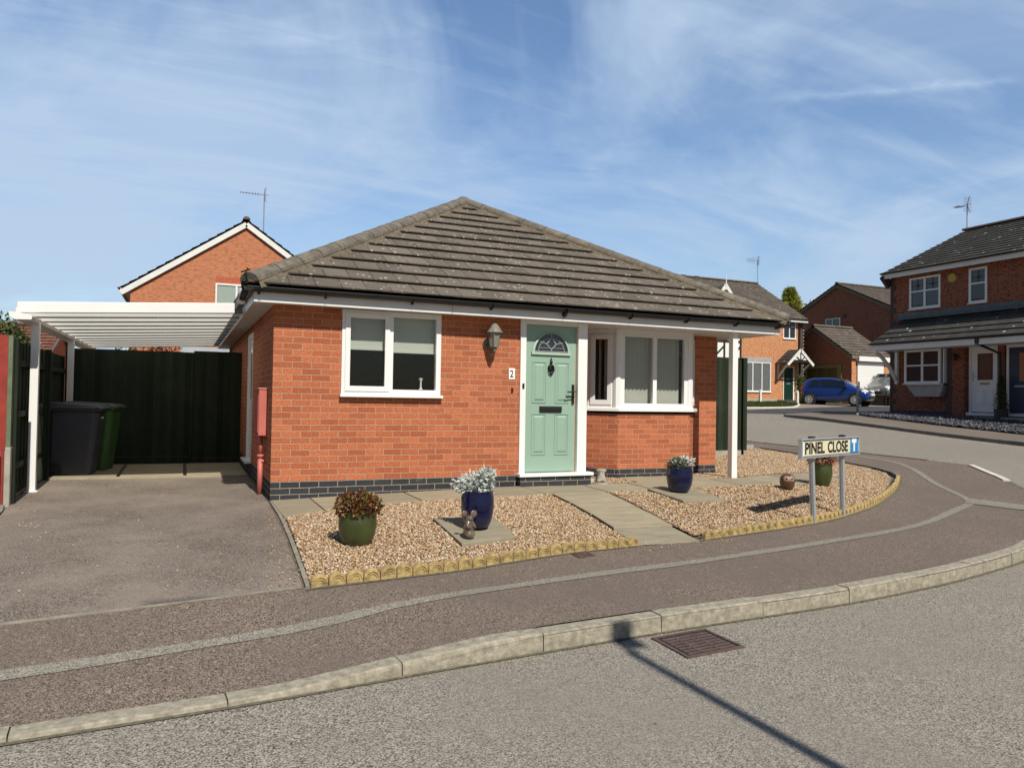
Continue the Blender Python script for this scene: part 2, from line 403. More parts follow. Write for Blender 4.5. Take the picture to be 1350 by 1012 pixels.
M['gravel_bed']=t.done(t.mix(.35,t.ramp(s_.outputs[0],STONES),(.12,.08,.05)),.95,t.bump(t.voro(75),1.,.01))
t=NT('slate_bed'); v=t.voro(22,out='Color'); s_=t.node('ShaderNodeSeparateColor'); t.link(v,s_.inputs[0])
M['slate_bed']=t.done(t.ramp(s_.outputs[0],[(0.,(.04,.04,.05)),(.7,(.11,.11,.13)),(1.,(.3,.3,.33))]),.8,t.bump(t.voro(22),1.,.03))
M['slate']=island_mat('slate_chips',[(0.,(.035,.035,.045)),(.6,(.10,.10,.12)),(.9,(.2,.2,.22)),(1.,(.4,.4,.42))],.6)
M['grass']=island_mat('grass_blades',[(0.,(.03,.055,.012)),(.6,(.07,.105,.02)),(1.,(.13,.14,.04))],.8,.3)
M['lawn']=simple('lawn_ground',(.045,.07,.018),.95,.4,4,.6)
M['silver_leaf']=island_mat('silver_foliage',[(0.,(.42,.47,.42)),(.5,(.66,.71,.65)),(1.,(.86,.88,.85))],.8,.15)
M['red_leaf']=island_mat('bronze_foliage',[(0.,(.03,.018,.008)),(.4,(.14,.045,.014)),(.75,(.24,.10,.03)),(.93,(.40,.26,.08)),(1.,(.22,.32,.05))],.4,.15)
M['red_leaf2']=island_mat('red_foliage',[(0.,(.05,.015,.01)),(.5,(.20,.035,.02)),(1.,(.42,.16,.08))],.5,.15)
M['green_leaf']=island_mat('green_foliage',[(0.,(.02,.04,.01)),(.5,(.05,.09,.02)),(1.,(.12,.17,.05))],.6,.25)
M['con_leaf']=island_mat('golden_conifer_foliage',[(0.,(.10,.13,.025)),(.5,(.32,.34,.06)),(1.,(.62,.58,.14))],.7,.25)
M['flower']=island_mat('purple_flowers',[(0.,(.10,.02,.05)),(1.,(.35,.12,.28))],.7,.2)
M['petal']=island_mat('white_petals',[(0.,(.7,.7,.66)),(1.,(.85,.85,.8))],.7,.2)

# ------------------------------------------------------------------ ground heights
def tps(pts,lam=.002):
    P=np.array(pts,float); n=len(P); X=P[:,:2]
    def K(d2): return np.where(d2>1e-12,.5*d2*np.log(np.maximum(d2,1e-12)),0)
    D=((X[:,None]-X[None])**2).sum(-1); A=np.zeros((n+3,n+3)); A[:n,:n]=K(D)+lam*np.eye(n)
    A[:n,n]=1;A[:n,n+1:]=X;A[n,:n]=1;A[n+1:,:n]=X.T
    w=np.linalg.solve(A,np.concatenate([P[:,2],[0,0,0]]))
    def f(x,y):
        x=np.asarray(x,float);y=np.asarray(y,float)
        q=np.stack([x.ravel(),y.ravel()],-1); d=((q[:,None]-X[None])**2).sum(-1)
        z=K(d)@w[:n]+w[n]+q@w[n+1:]
        z=np.clip(z,-.6,1.6)
        return z.reshape(x.shape) if x.ndim else float(z[0])
    return f
KT=[(-14,-6.3,-.27),(-8,-5.75,-.275),(-1.68,-5.2,-.28),(-.35,-5.12,-.27),(.35,-5.05,-.235),(.82,-4.98,-.19),(1.75,-4.9,-.18),(2.65,-4.83,-.18),(4.6,-4.7,-.18),(6.87,-4.22,-.18),(7.9,-3.75,-.18),(9,-3.1,-.17),
 (-8,-4.9,-.16),(-1.92,-3.98,-.13),(-.15,-3.74,-.12),(1.2,-3.53,-.12),(3.03,-3.16,-.12),(4.69,-2.94,-.12),(6.46,-2.42,-.12),(7.53,-1.94,-.10),(9.6,-.6,-.05),
 (0,0,0),(3.2,0,.06),(4.2,-.2,.06),(5,.4,.08),(7.1,.75,.07),(6.8,-.05,.085),(4.04,-.9,.06),(6.5,-.9,.08),(7.9,0,.08),(7.6,.6,.09),(9.3,3,.15),(1.6,-2.7,-.02),(.45,-2.75,-.05),
 (11.38,5.13,.18),(11.26,3.15,.13),(11.05,1.62,.06),(10.9,.64,.01),
 (-2.6,-.6,-.03),(-2.6,1.7,0),(-2,5.2,.04),(.1,4.8,.03),(0,2.9,0),(-3,12,.1),(3,12,.12),(0,20,.2),
 (12.9,7,.24),(12.9,4.9,.2),(12.9,2.9,.17),(13,.39,.11),(12.2,-.7,0),(11.58,-1.39,-.05),(11,-2.4,-.14),
 (0,34,.6),(12,14,.5),(12.5,25,1.1),(-14,34,.6),(-14,0,-.1),(-14,12,.1)]
T=tps(KT)
KR=[(-14,-6.4,-.31),(-8,-5.85,-.305),(-1.6,-5.32,-.305),(2,-5,-.3),(6.87,-4.34,-.3),(-3,-9,-.3),(4,-9,-.3),(10,-8,-.3),(9,-3.3,-.27),(10.9,-2.5,-.17),(11.58,-1.39,-.065),(12.2,-.7,-.03),(13,.39,.095),
 (12.9,2.9,.155),(12.9,4.9,.185),(12.9,7,.225),(16.9,2.0,.33),(16.9,2.9,.38),(16.9,4.1,.45),(16.9,6.2,.60),(16.9,7.28,.67),(17,8.15,.73),(21.34,13.1,.80),(28,15,.9),(25,22,1.12),
 (13,12,.48),(16,-3,.1),(20,-8,.1),(30,21,1.2),(33,25,1.3),(28,25,1.31),(23,25,1.25),(14,25,1.12),(40,22,1.2),(45,35,1.25),(20,40,1.3),(-20,-20,-.3),(20,-20,-.2),(60,30,1.25),(0,-30,-.3)]
Rz=tps(KR)
KF=[(17,-6,.15),(17,0,.33),(17,2,.44),(17,4.1,.55),(17,6.2,.70),(17,8.15,.83),(18.4,10.9,.86),(21.34,13,.90),(28,14.8,.98),(19.3,3.44,.52),(19.3,4.46,.58),(19.3,5.81,.66),(19.3,7.34,.77),(19.3,8.78,.86),(22,10,.92),(22,5.6,.87),(22,0,.85),(30,5,.9),(30,-6,.85),(34,13,1.0),(22,-6,.8)]
F=tps(KF)
def inpoly(poly,x,y):
    x=np.asarray(x);y=np.asarray(y);r=np.zeros(x.shape,bool);n=len(poly)
    for i in range(n):
        x1,y1=poly[i];x2,y2=poly[(i+1)%n]
        if y1==y2: continue
        c=((y1>y)!=(y2>y))&(x<(x2-x1)*(y-y1)/(y2-y1)+x1); r^=c
    return r
def dens(poly,step):
    out=[]
    n=len(poly)
    for i in range(n):
        a=poly[i];b=poly[(i+1)%n];k=max(1,int(math.hypot(b[0]-a[0],b[1]-a[1])/step))
        for j in range(k): out.append((a[0]+(b[0]-a[0])*j/k,a[1]+(b[1]-a[1])*j/k))
    return out
def drape(name,outer,zf,mat,step=.25,off=0.,holes=(),kind='structure',parent=None,grid=None,thick=0):
    polys=[dens(outer,step)]+[dens(h,step) for h in holes]
    V=[];E=[]
    for p in polys:
        b=len(V);V+= [Vector(q) for q in p]; E+=[(b+i,b+(i+1)%len(p)) for i in range(len(p))]
    xs=[p[0] for p in outer];ys=[p[1] for p in outer]
    if grid is None:
        gx,gy=np.meshgrid(np.arange(min(xs)+step/2,max(xs),step),np.arange(min(ys)+step/2,max(ys),step)); g=np.stack([gx.ravel(),gy.ravel()],-1)
    else: g=grid
    m=inpoly(outer,g[:,0],g[:,1])
    for h in holes: m&=~inpoly(h,g[:,0],g[:,1])
    V+=[Vector((float(a),float(b))) for a,b in g[m]]
    vo,eo,fo,_,_,_=delaunay_2d_cdt(V,E,[],0,1e-5)
    X=np.array([(v.x,v.y) for v in vo]); Fc=np.array([f for f in fo if len(f)==3]); c=X[Fc].mean(1)
    k=inpoly(outer,c[:,0],c[:,1])
    for h in holes: k&=~inpoly(h,c[:,0],c[:,1])
    Fc=Fc[k]
    a=X[Fc]; cr=(a[:,1,0]-a[:,0,0])*(a[:,2,1]-a[:,0,1])-(a[:,1,1]-a[:,0,1])*(a[:,2,0]-a[:,0,0]); Fc[cr<0]=Fc[cr<0][:,::-1]
    z=zf(X[:,0],X[:,1])+off
    o=np_mesh(name,np.column_stack([X,z]),Fc,mat,parent,smooth=True)
    if kind: o['kind']=kind
    if thick:
        md=o.modifiers.new('solid','SOLIDIFY'); md.thickness=thick; md.offset=-1
    return o
def spline(pts,step=.2):
    P=[Vector(p) for p in pts]; out=[]
    for i in range(len(P)-1):
        p0=P[max(i-1,0)];p1=P[i];p2=P[i+1];p3=P[min(i+2,len(P)-1)]
        n=max(1,int((p2-p1).length/step))
        for j in range(n):
            t=j/n; out.append(.5*((2*p1)+(-p0+p2)*t+(2*p0-5*p1+4*p2-p3)*t*t+(-p0+3*p1-3*p2+p3)*t**3))
    out.append(P[-1]); return [(v.x,v.y) for v in out]
def offset(line,d):
    out=[]
    for i,p in enumerate(line):
        a=line[max(i-1,0)];b=line[min(i+1,len(line)-1)];dx,dy=b[0]-a[0],b[1]-a[1];l=math.hypot(dx,dy) or 1
        out.append((p[0]-dy/l*d,p[1]+dx/l*d))
    return out
near_kerb=spline([(-14,-6.4),(-8,-5.85),(-3.5,-5.46),(-1.66,-5.30),(-.6,-5.24),(.3,-5.15),(1.2,-5.07),(2.2,-5.0),(3.6,-4.93),(4.58,-4.82),(5.56,-4.66),(6.87,-4.34),(7.9,-3.9),(9.,-3.33),(10,-2.85),(10.9,-2.35),(11.58,-1.39),(12.25,-.65),(13.0,.39),(13.0,1.6),(12.95,3),(12.9,5),(12.9,7),(12.9,10),(12.9,14),(13.2,20),(14,34)])
far_kerb=spline([(17,-10),(17,-3),(17,2),(17,5),(17,7.5),(17.15,8.9),(17.9,10.5),(19.3,11.9),(21.3,12.9),(24,13.6),(28,14.6),(34,15.6)])
near_land=near_kerb+[(-14,34)]
far_land=far_kerb+[(34,-10)]
def mgrid(x0,x1,y0,y1,s): 
    a,b=np.meshgrid(np.arange(x0,x1,s),np.arange(y0,y1,s)); return np.stack([a.ravel(),b.ravel()],-1)
# far ground sheet to the horizon
def far_z(x,y):
    d=np.clip((y+3*0+x*.4-8)/40,0,1); return -.75+d*1.75
g=MB()
ax=[-900,-300,-120,-60,-30,-14,0,14,30,60,120,300,900]
for i in range(len(ax)-1):
    for j in range(len(ax)-1):
        q=[(ax[i],ax[j]),(ax[i+1],ax[j]),(ax[i+1],ax[j+1]),(ax[i],ax[j+1])]
        g.add([(x,y,float(far_z(x,y))-.05) for x,y in q],[(0,1,2,3)])
tag(g.build('ground',M['soilground']),kind='structure')
roadgrid=np.concatenate([mgrid(-14,20,-14,16,.5),mgrid(14,34,-14,34,.8),mgrid(34,60,-14,45,2.5),mgrid(13,34,34,45,2.5)])
drape('road',[(-40,-26),(60,-26),(60,48),(14,48),(14,34)]+near_kerb[::-1]+[(-40,-8.6)],Rz,M['road'],.6,grid=roadgrid,holes=[far_kerb+[(34,-10)]])
nl=drape('land',near_land,T,M['soilground'],.35,off=-.012,grid=np.concatenate([mgrid(-14,13.5,-6.5,8,.3),mgrid(-14,14,8,34,1.2)]))
fl=drape('land',far_land,F,M['soilground'],.35,off=-.012,grid=mgrid(17,34,-10,16,.4))
# footway around the garden
gl=[(-14,-5.55),(-8,-4.82),(-1.92,-3.98),(-.15,-3.74)]
garden_front=[(-.15,-3.74),(1.2,-3.53),(3.03,-3.16),(3.78,-3.1),(4.69,-2.94),(5.65,-2.72),(6.46,-2.42),(7.53,-1.94),(8.6,-1.32),(9.5,-.7),(10.3,-.1),(10.8,.45),(11.02,1.1),(11.1,1.9),(11.26,3.15),(11.36,5.13),(11.4,7)]
gf=spline(garden_front,.15)
foot_outer=offset(near_kerb,.12)
fi=[i for i,p in enumerate(foot_outer) if p[1]<14]
foot=foot_outer[:max(fi)+1]+[(11.5,14),(11.4,7)]+gf[::-1][1:]+[(-1.92,-3.98),(-8,-4.82),(-14,-5.55)]
drape('footway',foot,T,M['foot'],.22,off=0)
# trench patch running along the footway
def ribbon(name,line,w,zf,off,mat,kind='structure'):
    L=spline([p[:2] for p in line],.15); n=len(L)
    rs=np.interp(np.linspace(0,1,n),np.linspace(0,1,max(2,n//4)),[1+random.uniform(-.18,.18) for _ in range(max(2,n//4))])
    a=[];b=[]
    for i in range(n):
        l=offset(L,w/2*rs[i])[i] if False else None
    up=offset(L,1.);V=[];Fc=[]
    for i in range(n):
        dx,dy=up[i][0]-L[i][0],up[i][1]-L[i][1]
        for s,jit in ((-1,rs[i]),(1,rs[(i*7)%n])):
            x=L[i][0]+dx*w/2*s*jit;y=L[i][1]+dy*w/2*s*jit;V.append((x,y,zf(x,y)+off))
    for i in range(n-1): Fc.append((2*i,2*i+2,2*i+3,2*i+1))
    m=MB();m.add(V,Fc);o=m.build(name,mat); 
    if kind:o['kind']=kind
    return o
ribbon('trench_patch',[(-14,-5.95),(-6,-5.25),(-1.79,-4.65),(-.24,-4.42),(.61,-4.2),(2.32,-3.96),(4.7,-3.58),(6.78,-3.11),(8.54,-2.4),(9.55,-1.88),(10.55,-.61),(11.6,.6),(12.2,1.6),(12.35,2.6)],.115,T,.005,M['strip'])
ribbon('trench_patch',[(9.5,-1.9),(9.75,-2.4),(10.0,-2.85)],.5,T,.009,M['strip'])
# kerbs
def kerb_units(name,line,zbase,ztop,mat,w=.125,unit=.915,gap=.007,start=0.,rad=.018,tint=None):
    m=MB(); d=[0]
    for i in range(1,len(line)): d.append(d[-1]+math.hypot(line[i][0]-line[i-1][0],line[i][1]-line[i-1][1]))
    D=np.array(d);LX=np.array([p[0] for p in line]);LY=np.array([p[1] for p in line])
    at=lambda s:(np.interp(s,D,LX),np.interp(s,D,LY))
    s=start
    while s<D[-1]-.1:
        e=min(s+unit-gap,D[-1]); k=max(2,int((e-s)/.15)); prev=None;P=[];jz=random.uniform(-.004,.004);jo=random.uniform(-.004,.004)
        for i in range(k+1):
            q=s+(e-s)*i/k; x,y=at(q);x2,y2=at(min(q+.05,D[-1]));x1,y1=at(max(q-.05,0));tx,ty=x2-x1,y2-y1;l=math.hypot(tx,ty) or 1;nx,ny=-ty/l,tx/l
            zb=zbase(x,y)-.12; zt=ztop(x,y)+jz
            prof=[(jo,zb),(jo+.004,zt-rad-.006),(jo+.008,zt-rad*.4),(jo+rad,zt),(w-.004,zt+.001),(w,zb)]
            for a,z in prof: P.append((x+nx*a,y+ny*a,z))
        F_=[];n=6
        for i in range(k):
            for j in range(n-1): F_.append((i*n+j,(i+1)*n+j,(i+1)*n+j+1,i*n+j+1))
        F_.append(tuple(range(n)));F_.append(tuple(k*n+j for j in range(n-1,-1,-1)))
        m.add(P,F_); s+=unit
    o=m.build(name,mat); o['kind']='structure'; return o
iend=[i for i,p in enumerate(near_kerb) if p[0]>11.4][0]
ki=[i for i,p in enumerate(near_kerb) if p[0]>-12][0]
def ktop(x,y): return float(np.interp(x,[-2,-.45,.75,20],[-.278,-.272,-.186,-.18])) if y<-2.2 else T(x,y)+.004
nk=near_kerb[:iend+1]
kerb_units('kerb',nk,lambda x,y:Rz(x,y),lambda x,y:ktop(x,y),M['kerb'],start=.52)
kerb_units('dropped_kerb',spline([(12.05,-.88),(12.25,-.65),(12.62,-.12),(13.0,.42)]),lambda x,y:Rz(x,y),lambda x,y:T(x,y)+.02,M['kerb_white'],unit=.9)
jj=[i for i,p in enumerate(near_kerb) if p[0]>12.9]
kerb_units('flush_kerb',near_kerb[jj[0]+6:-8],lambda x,y:Rz(x,y),lambda x,y:T(x,y)+.006,M['foot'],w=.1)
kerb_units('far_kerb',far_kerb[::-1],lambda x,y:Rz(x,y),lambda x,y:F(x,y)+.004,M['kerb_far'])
drape('far_footway',offset(far_kerb,-.12)[::-1][:0]+[(19.3,-10),(19.3,9.6),(20.2,11.2),(22,12.0),(28,13.4),(33.9,14.4)]+offset(far_kerb,-.12)[::-1],F,M['fpath_far'],.3,off=.0)
dirt=simple('gutter_dirt',(.13,.12,.08),.95,.5,30,.6,120)
kl=[p for p in near_kerb if -3<p[0]<11]
ribbon('gutter_dirt',offset(kl,-.012),.035,Rz,.006,dirt)
ribbon('gutter_dirt',offset(gf[:95],-.045),.03,T,.006,dirt)
# driveway
drive=[(-.15,-3.74),(-.03,-.2),(-.03,2.9),(-2.72,2.98),(-2.72,.9),(-2.62,-.4),(-3.3,-2.2),(-5.5,-4.45),(-1.92,-3.98)]
drape('driveway',drive,T,M['drive'],.22,off=.002)
m=MB()
def edgestrip(m,line,w,h,zf,lo=.15):
    L=spline(line,.25);U=offset(L,w);P=[];Fc=[];n=len(L)
    for i in range(n):
        for (x,y),z in ((L[i],-lo),(L[i],h),(U[i],h),(U[i],-lo)): P.append((x,y,zf(x,y)+z))
    for i in range(n-1):
        for j in range(3): Fc.append((4*i+j,4*i+4+j,4*i+5+j,4*i+1+j))
    Fc.append((0,1,2,3));Fc.append((4*n-1,4*n-2,4*n-3,4*n-4)); m.add(P,Fc)
edgestrip(m,[(-14,-5.55),(-8,-4.82),(-1.92,-3.98),(-.2,-3.745)],.022,.010,T)
edgestrip(m,[(-.13,-3.72),(-.04,-1.4),(-.01,-.03)],-.035,.010,T)
edgestrip(m,[(-3.3,-2.2),(-2.68,-.4),(-2.76,.9),(-2.76,3)],.05,.02,T)
tag(m.build('driveway_edging',simple('grey_edging',(.26,.235,.19),.95,.3,9,.5,90,dirt=((.13,.12,.09),.7))),kind='structure')
# paving
def slab(m,poly,zf,h=.02,gap=.017):
    cx=sum(p[0] for p in poly)/len(poly);cy=sum(p[1] for p in poly)/len(poly)
    q=[]
    for x,y in poly:
        d=math.hypot(x-cx,y-cy);k=(d-gap)/d;q.append((cx+(x-cx)*k,cy+(y-cy)*k))
    j=random.uniform(-.003,.003)
    n=len(q);P=[(x,y,zf(x,y)-.05) for x,y in q]+[(x,y,zf(x,y)+h+j) for x,y in q]
    m.add(P,[tuple(n+i for i in range(n))]+[(i,(i+1)%n,n+(i+1)%n,n+i) for i in range(n)])
def ccw(p): return p if sum(p[i][0]*p[(i+1)%len(p)][1]-p[(i+1)%len(p)][0]*p[i][1] for i in range(len(p)))>0 else p[::-1]
m=MB();m2=MB()
fr=[(-.0,-1.34),(.45,-1.12),(.9,-.97),(1.6,-.92),(2.3,-.88),(3.2,-.84),(4.06,-.88),(4.8,-.9),(5.5,-.91),(6.2,-.92),(6.9,-.86),(7.6,-.72),(8.3,-.52),(9.0,-.25)]
bk=[(.0,-.04),(.45,-.04),(.9,-.04),(1.6,-.04),(2.3,-.04),(3.2,-.04),(4.12,-.14),(4.8,-.16),(5.5,-.18),(6.2,-.2),(6.9,-.08),(7.6,.12),(8.3,.32),(8.9,.5)]
for i in range(len(fr)-1):
    slab(random.choice((m,m2)),ccw([fr[i],fr[i+1],bk[i+1],bk[i]]),T)
for i in range(3):
    slab(m,ccw([(4.98+i*.48,-.17),(5.46+i*.48,-.17),(5.46+i*.48,.43),(4.98+i*.48,.43)]),T)
pa=[(3.26,-.86),(3.2,-1.45),(3.14,-2.05),(3.07,-2.65),(3.01,-3.19)];pb=[(4.02,-.9),(3.95,-1.48),(3.88,-2.07),(3.81,-2.66),(3.74,-3.2)]
for i in range(3): slab(m,ccw([pa[i],pb[i],pb[i+1],pa[i+1]]),T,.03)
slab(m2,ccw([pa[3],pb[3],pb[4]]),T,.014); slab(m2,ccw([pa[3],pb[4],pa[4]]),T,.006)
for x in (-2.7,-1.8,-.9):
    for j,y in enumerate((3.0,3.62,4.24)): slab(random.choice((m,m2)),[(x,y+.0),(x+.88,y-.0),(x+.88,y+.62),(x,y+.62)],T)
edgestrip(m,[(-2.72,2.94),(-.03,2.88)],.05,.03,T)
tag(m.build('path',M['slab'],bevel=.004),kind='structure'); tag(m2.build('path',M['slab2'],bevel=.004),kind='structure')
# gravel beds
def GZ(x,y): return T(x,y)
bedL=[(-.09,-3.66),(.02,-1.38),(.45,-1.14),(.9,-.99),(1.6,-.94),(3.22,-.87),(3.0,-3.08),(1.2,-3.45)]
bedR=[(4.06,-.92),(6.2,-.94),(6.9,-.88),(7.6,-.74),(8.3,-.54),(9.02,-.27),(8.9,.5),(8.3,.36),(7.6,.16),(7.15,.02),(7.15,3.0),(9.4,3.0),(9.6,5.3),(11.3,5.0),(11.2,3.15),(11.04,1.9),(10.96,1.15),(10.7,.5),(10.2,-.03),(9.45,-.6),(8.6,-1.22),(7.53,-1.84),(6.46,-2.32),(5.65,-2.62),(4.69,-2.84),(3.8,-3.0)]
bedD=[(4.22,-.12),(4.95,-.14),(4.95,.4),(4.6,.7),(4.22,.9)]
bedP=[(6.42,.5),(6.42,-.16),(6.9,-.04),(7.13,.04),(7.13,.72),(6.7,.72)]
pads=[[(1.32,-2.1),(1.95,-2.2),(1.85,-2.98),(1.28,-3.08)],[(4.62,-1.72),(5.28,-1.72),(5.24,-.92),(4.62,-.92)]]
for b,st in ((bedL,.2),(bedR,.25),(bedD,.2),(bedP,.2)):
    drape('gravel_bed',b,GZ,M['gravel_bed'],st,off=.012)
def scatter(name,polys,zf,mat,density,size,flat=.6,skip=(),off=.0,label=None,seedv=3):
    rg=np.random.default_rng(seedv);C=[]
    for poly,dn in polys:
        xs=[p[0] for p in poly];ys=[p[1] for p in poly];A=(max(xs)-min(xs))*(max(ys)-min(ys));n=int(A*dn)
        x=rg.uniform(min(xs),max(xs),n);y=rg.uniform(min(ys),max(ys),n);k=inpoly(poly,x,y)
        for s in skip:k&=~inpoly(s,x,y)
        C.append(np.stack([x[k],y[k]],-1))
    C=np.concatenate(C);n=len(C)
    z=np.concatenate([zf(C[i:i+20000,0],C[i:i+20000,1]) for i in range(0,n,20000)])
    base=np.array([(1,0,0),(0,1,0),(-1,0,0),(0,-1,0),(0,0,1),(0,0,-1)],float)
    fc=np.array([(0,1,4),(1,2,4),(2,3,4),(3,0,4),(1,0,5),(2,1,5),(3,2,5),(0,3,5)])
    s=size*rg.uniform(.55,1.25,(n,1,1))*rg.uniform(.7,1.3,(n,6,1)); V=base[None]*s; V[:,:,2]*=flat
    a=rg.uniform(0,6.28,n);tl=rg.uniform(-.5,.5,n)
    c,s2=np.cos(a)[:,None],np.sin(a)[:,None]
    x=V[:,:,0];y=V[:,:,1];zz=V[:,:,2]+x*tl[:,None]*.5
    V=np.stack([x*c-y*s2,x*s2+y*c,zz],-1); V+=np.stack([C[:,0],C[:,1],z+off+rg.uniform(0,size*.9,n)],-1)[:,None]
    Fc=(fc[None]+(np.arange(n)*6)[:,None,None]).reshape(-1,3)
    o=np_mesh(name,V.reshape(-1,3),Fc,mat); tag(o,label,'gravel' ,kind='stuff'); return o
scatter('gravel',[(bedL,4800)],GZ,M['gravel'],0,.0125,skip=pads,off=.014,label='golden brown gravel spread in the left garden bed before the window',seedv=3)
scatter('gravel',[(bedR,3000),(bedD,3300),(bedP,3300)],GZ,M['gravel'],0,.0135,skip=pads,off=.014,label='golden brown gravel spread in the corner bed and porch to the right of the path',seedv=4)
o=scatter('loose_gravel',[([(-.4,-3.74),(-.1,-3.8),(.1,-1.2),(-.14,-1.2)],260),([(-2.6,-4.1),(-.3,-3.9),(-.15,-2.5),(-2.7,1.)],14),([(3.0,-3.4),(4.2,-3.3),(3.9,-2.9),(3.0,-3.0)],260)],T,M['gravel'],0,.009,off=.003,label='loose stray stones strewn on the driveway edge and path end',seedv=9)
scatter('road_grit',[(([(-1.5,-5.9),(1.5,-5.6),(6,-5.3),(8,-4.6),(6.9,-4.4),(1,-5.12),(-1.5,-5.35)]),36),([(-2,-8.5),(6,-8),(8,-5),(0,-5.6)],2.5)],Rz,simple('dark_grit',(.05,.04,.03),.9,.4,20),0,.0052,.4,off=.004,label='dark grit and leaf scraps strewn along the kerb and road',seedv=12)
for pi,pd in enumerate(pads):
    mm=MB();slab(mm,ccw(pd),T,.05);o=mm.build('paving_slab',M['slab2'],bevel=.006)
    tag(o,['weathered grey slab lying in gravel under the blue pot nearest the window','grey slab set in gravel under the blue pot before the bay'][pi],'paving slab')
# slate bed
sb=[(19.4,-6),(19.4,3.4),(19.45,6),(19.6,8.6),(20.6,9.9),(21.9,9.9),(21.6,5),(21.6,-6)]
drape('slate_bed',sb,F,M['slate_bed'],.4,off=.02)
scatter('slate_chippings',[([(19.4,-1),(19.4,3.4),(19.45,6),(19.6,8.6),(20.6,9.9),(21.6,9.9),(21.5,-1)],420)],F,M['slate'],0,.045,.35,off=.03,label='grey slate chippings in the bed fronting the brick house across the road')
m=MB();m.box(21.55,-6,.7,21.6,9.2,.93);m.box(20.6,9.95,.8,21.9,10.0,.95); tag(m.build('slate_bed_edging',M['concrete']),kind='structure')
# lawn and paths by the orange house
lawn=[(19.5,19.5),(26.4,19.2),(29.2,21.4),(29.9,23.4),(21,24.2)]
drape('lawn',lawn,Rz,M['lawn'],.5,off=.05)
drape('house_apron',[(18,24.2),(29.9,23.4),(30.3,22.6),(33.5,22.0),(33.9,22.2),(33.9,25),(18,25)],Rz,M['slab2'],.6,off=.03)
kerb_units('lawn_kerb',spline([(19.3,19.3),(23,19),(26.4,19.05),(28.3,20.4),(29.4,21.6)]),lambda x,y:Rz(x,y)-.05,lambda x,y:Rz(x,y)+.07,M['kerb_white'],w=.1)
drape('dark_road_patch',[(21.5,13.9),(26,14.9),(34,16.4),(41,16.6),(41,19),(31,19.4),(24.5,18.4),(21.0,17.0),(19.6,15.2)],Rz,M['fresh'],.5,off=.006)
# grass tufts
rg=np.random.default_rng(5);n=9000
x=rg.uniform(19.5,30,n);y=rg.uniform(19,24.3,n);k=inpoly(lawn,x,y);x=x[k];y=y[k];n=len(x);z=Rz(x,y)+.05
a=rg.uniform(0,6.28,n);h=rg.uniform(.04,.1,n)
V=np.zeros((n,3,3));V[:,0]=np.stack([x-.02*np.cos(a),y-.02*np.sin(a),z],-1);V[:,1]=np.stack([x+.02*np.cos(a),y+.02*np.sin(a),z],-1);V[:,2]=np.stack([x+rg.uniform(-.03,.03,n),y+rg.uniform(-.03,.03,n),z+h],-1)
tag(np_mesh('grass',V.reshape(-1,3),np.arange(3*n).reshape(-1,3),M['grass']),'short green grass of the front lawn by the orange brick house','grass',kind='stuff')
# moss and dirt in the gutter line, small iron covers
def cover(name,poly,label,zf,rows=7,off=0.):
    e=empty(name,(poly[0][0],poly[0][1],0),0,label,'drain cover'); ox,oy=poly[0]
    P=[(x-ox,y-oy) for x,y in poly]; z=zf(*poly[0])
    f=MB()
    def pt(u,v):
        a=[P[0][i]*(1-u)+P[1][i]*u for i in (0,1)];b=[P[3][i]*(1-u)+P[2][i]*u for i in (0,1)];x=a[0]*(1-v)+b[0]*v;y=a[1]*(1-v)+b[1]*v
        return (x,y,zf(x+ox,y+oy)+off)
    def plate(f,u0,u1,v0,v1,h,lo=.02):
        q=[pt(u0,v0),pt(u1,v0),pt(u1,v1),pt(u0,v1)];lo_=[(a,b,c-lo) for a,b,c in q];hi=[(a,b,c+h) for a,b,c in q]
        f.add(lo_+hi,[(4,5,6,7),(0,1,5,4),(1,2,6,5),(2,3,7,6),(3,0,4,7)])
    for q in ((0,1,0,.06),(0,1,.94,1),(0,.05,.06,.94),(.95,1,.06,.94)): plate(f,*q,.006)
    f.build('frame',M['grate'],e)
    b=MB();plate(b,.05,.95,.06,.94,.002,.01);b.build('bed',M['iron'],e)
    g=MB()
    for i in range(rows):
        v=.1+.8*i/rows; plate(g,.09,.91,v,v+.8/rows*.62,.005)
    for i in range(2): plate(g,.3+.3*i,.34+.3*i,.1,.88,.0062)
    g.build('grate_bars',M['grate'],e)
    return e
cover('drain_grate',[(1.86,-5.5),(2.33,-5.46),(2.33,-5.06),(1.87,-5.10)],'rusty brown iron drain grate in the road against the kerb',Rz,7,.004)
cover('access_cover',[(2.2,-3.53),(2.38,-3.48),(2.36,-3.3),(2.19,-3.35)],'small reddish iron cover in the footway below the yellow edging',T,4,.002)
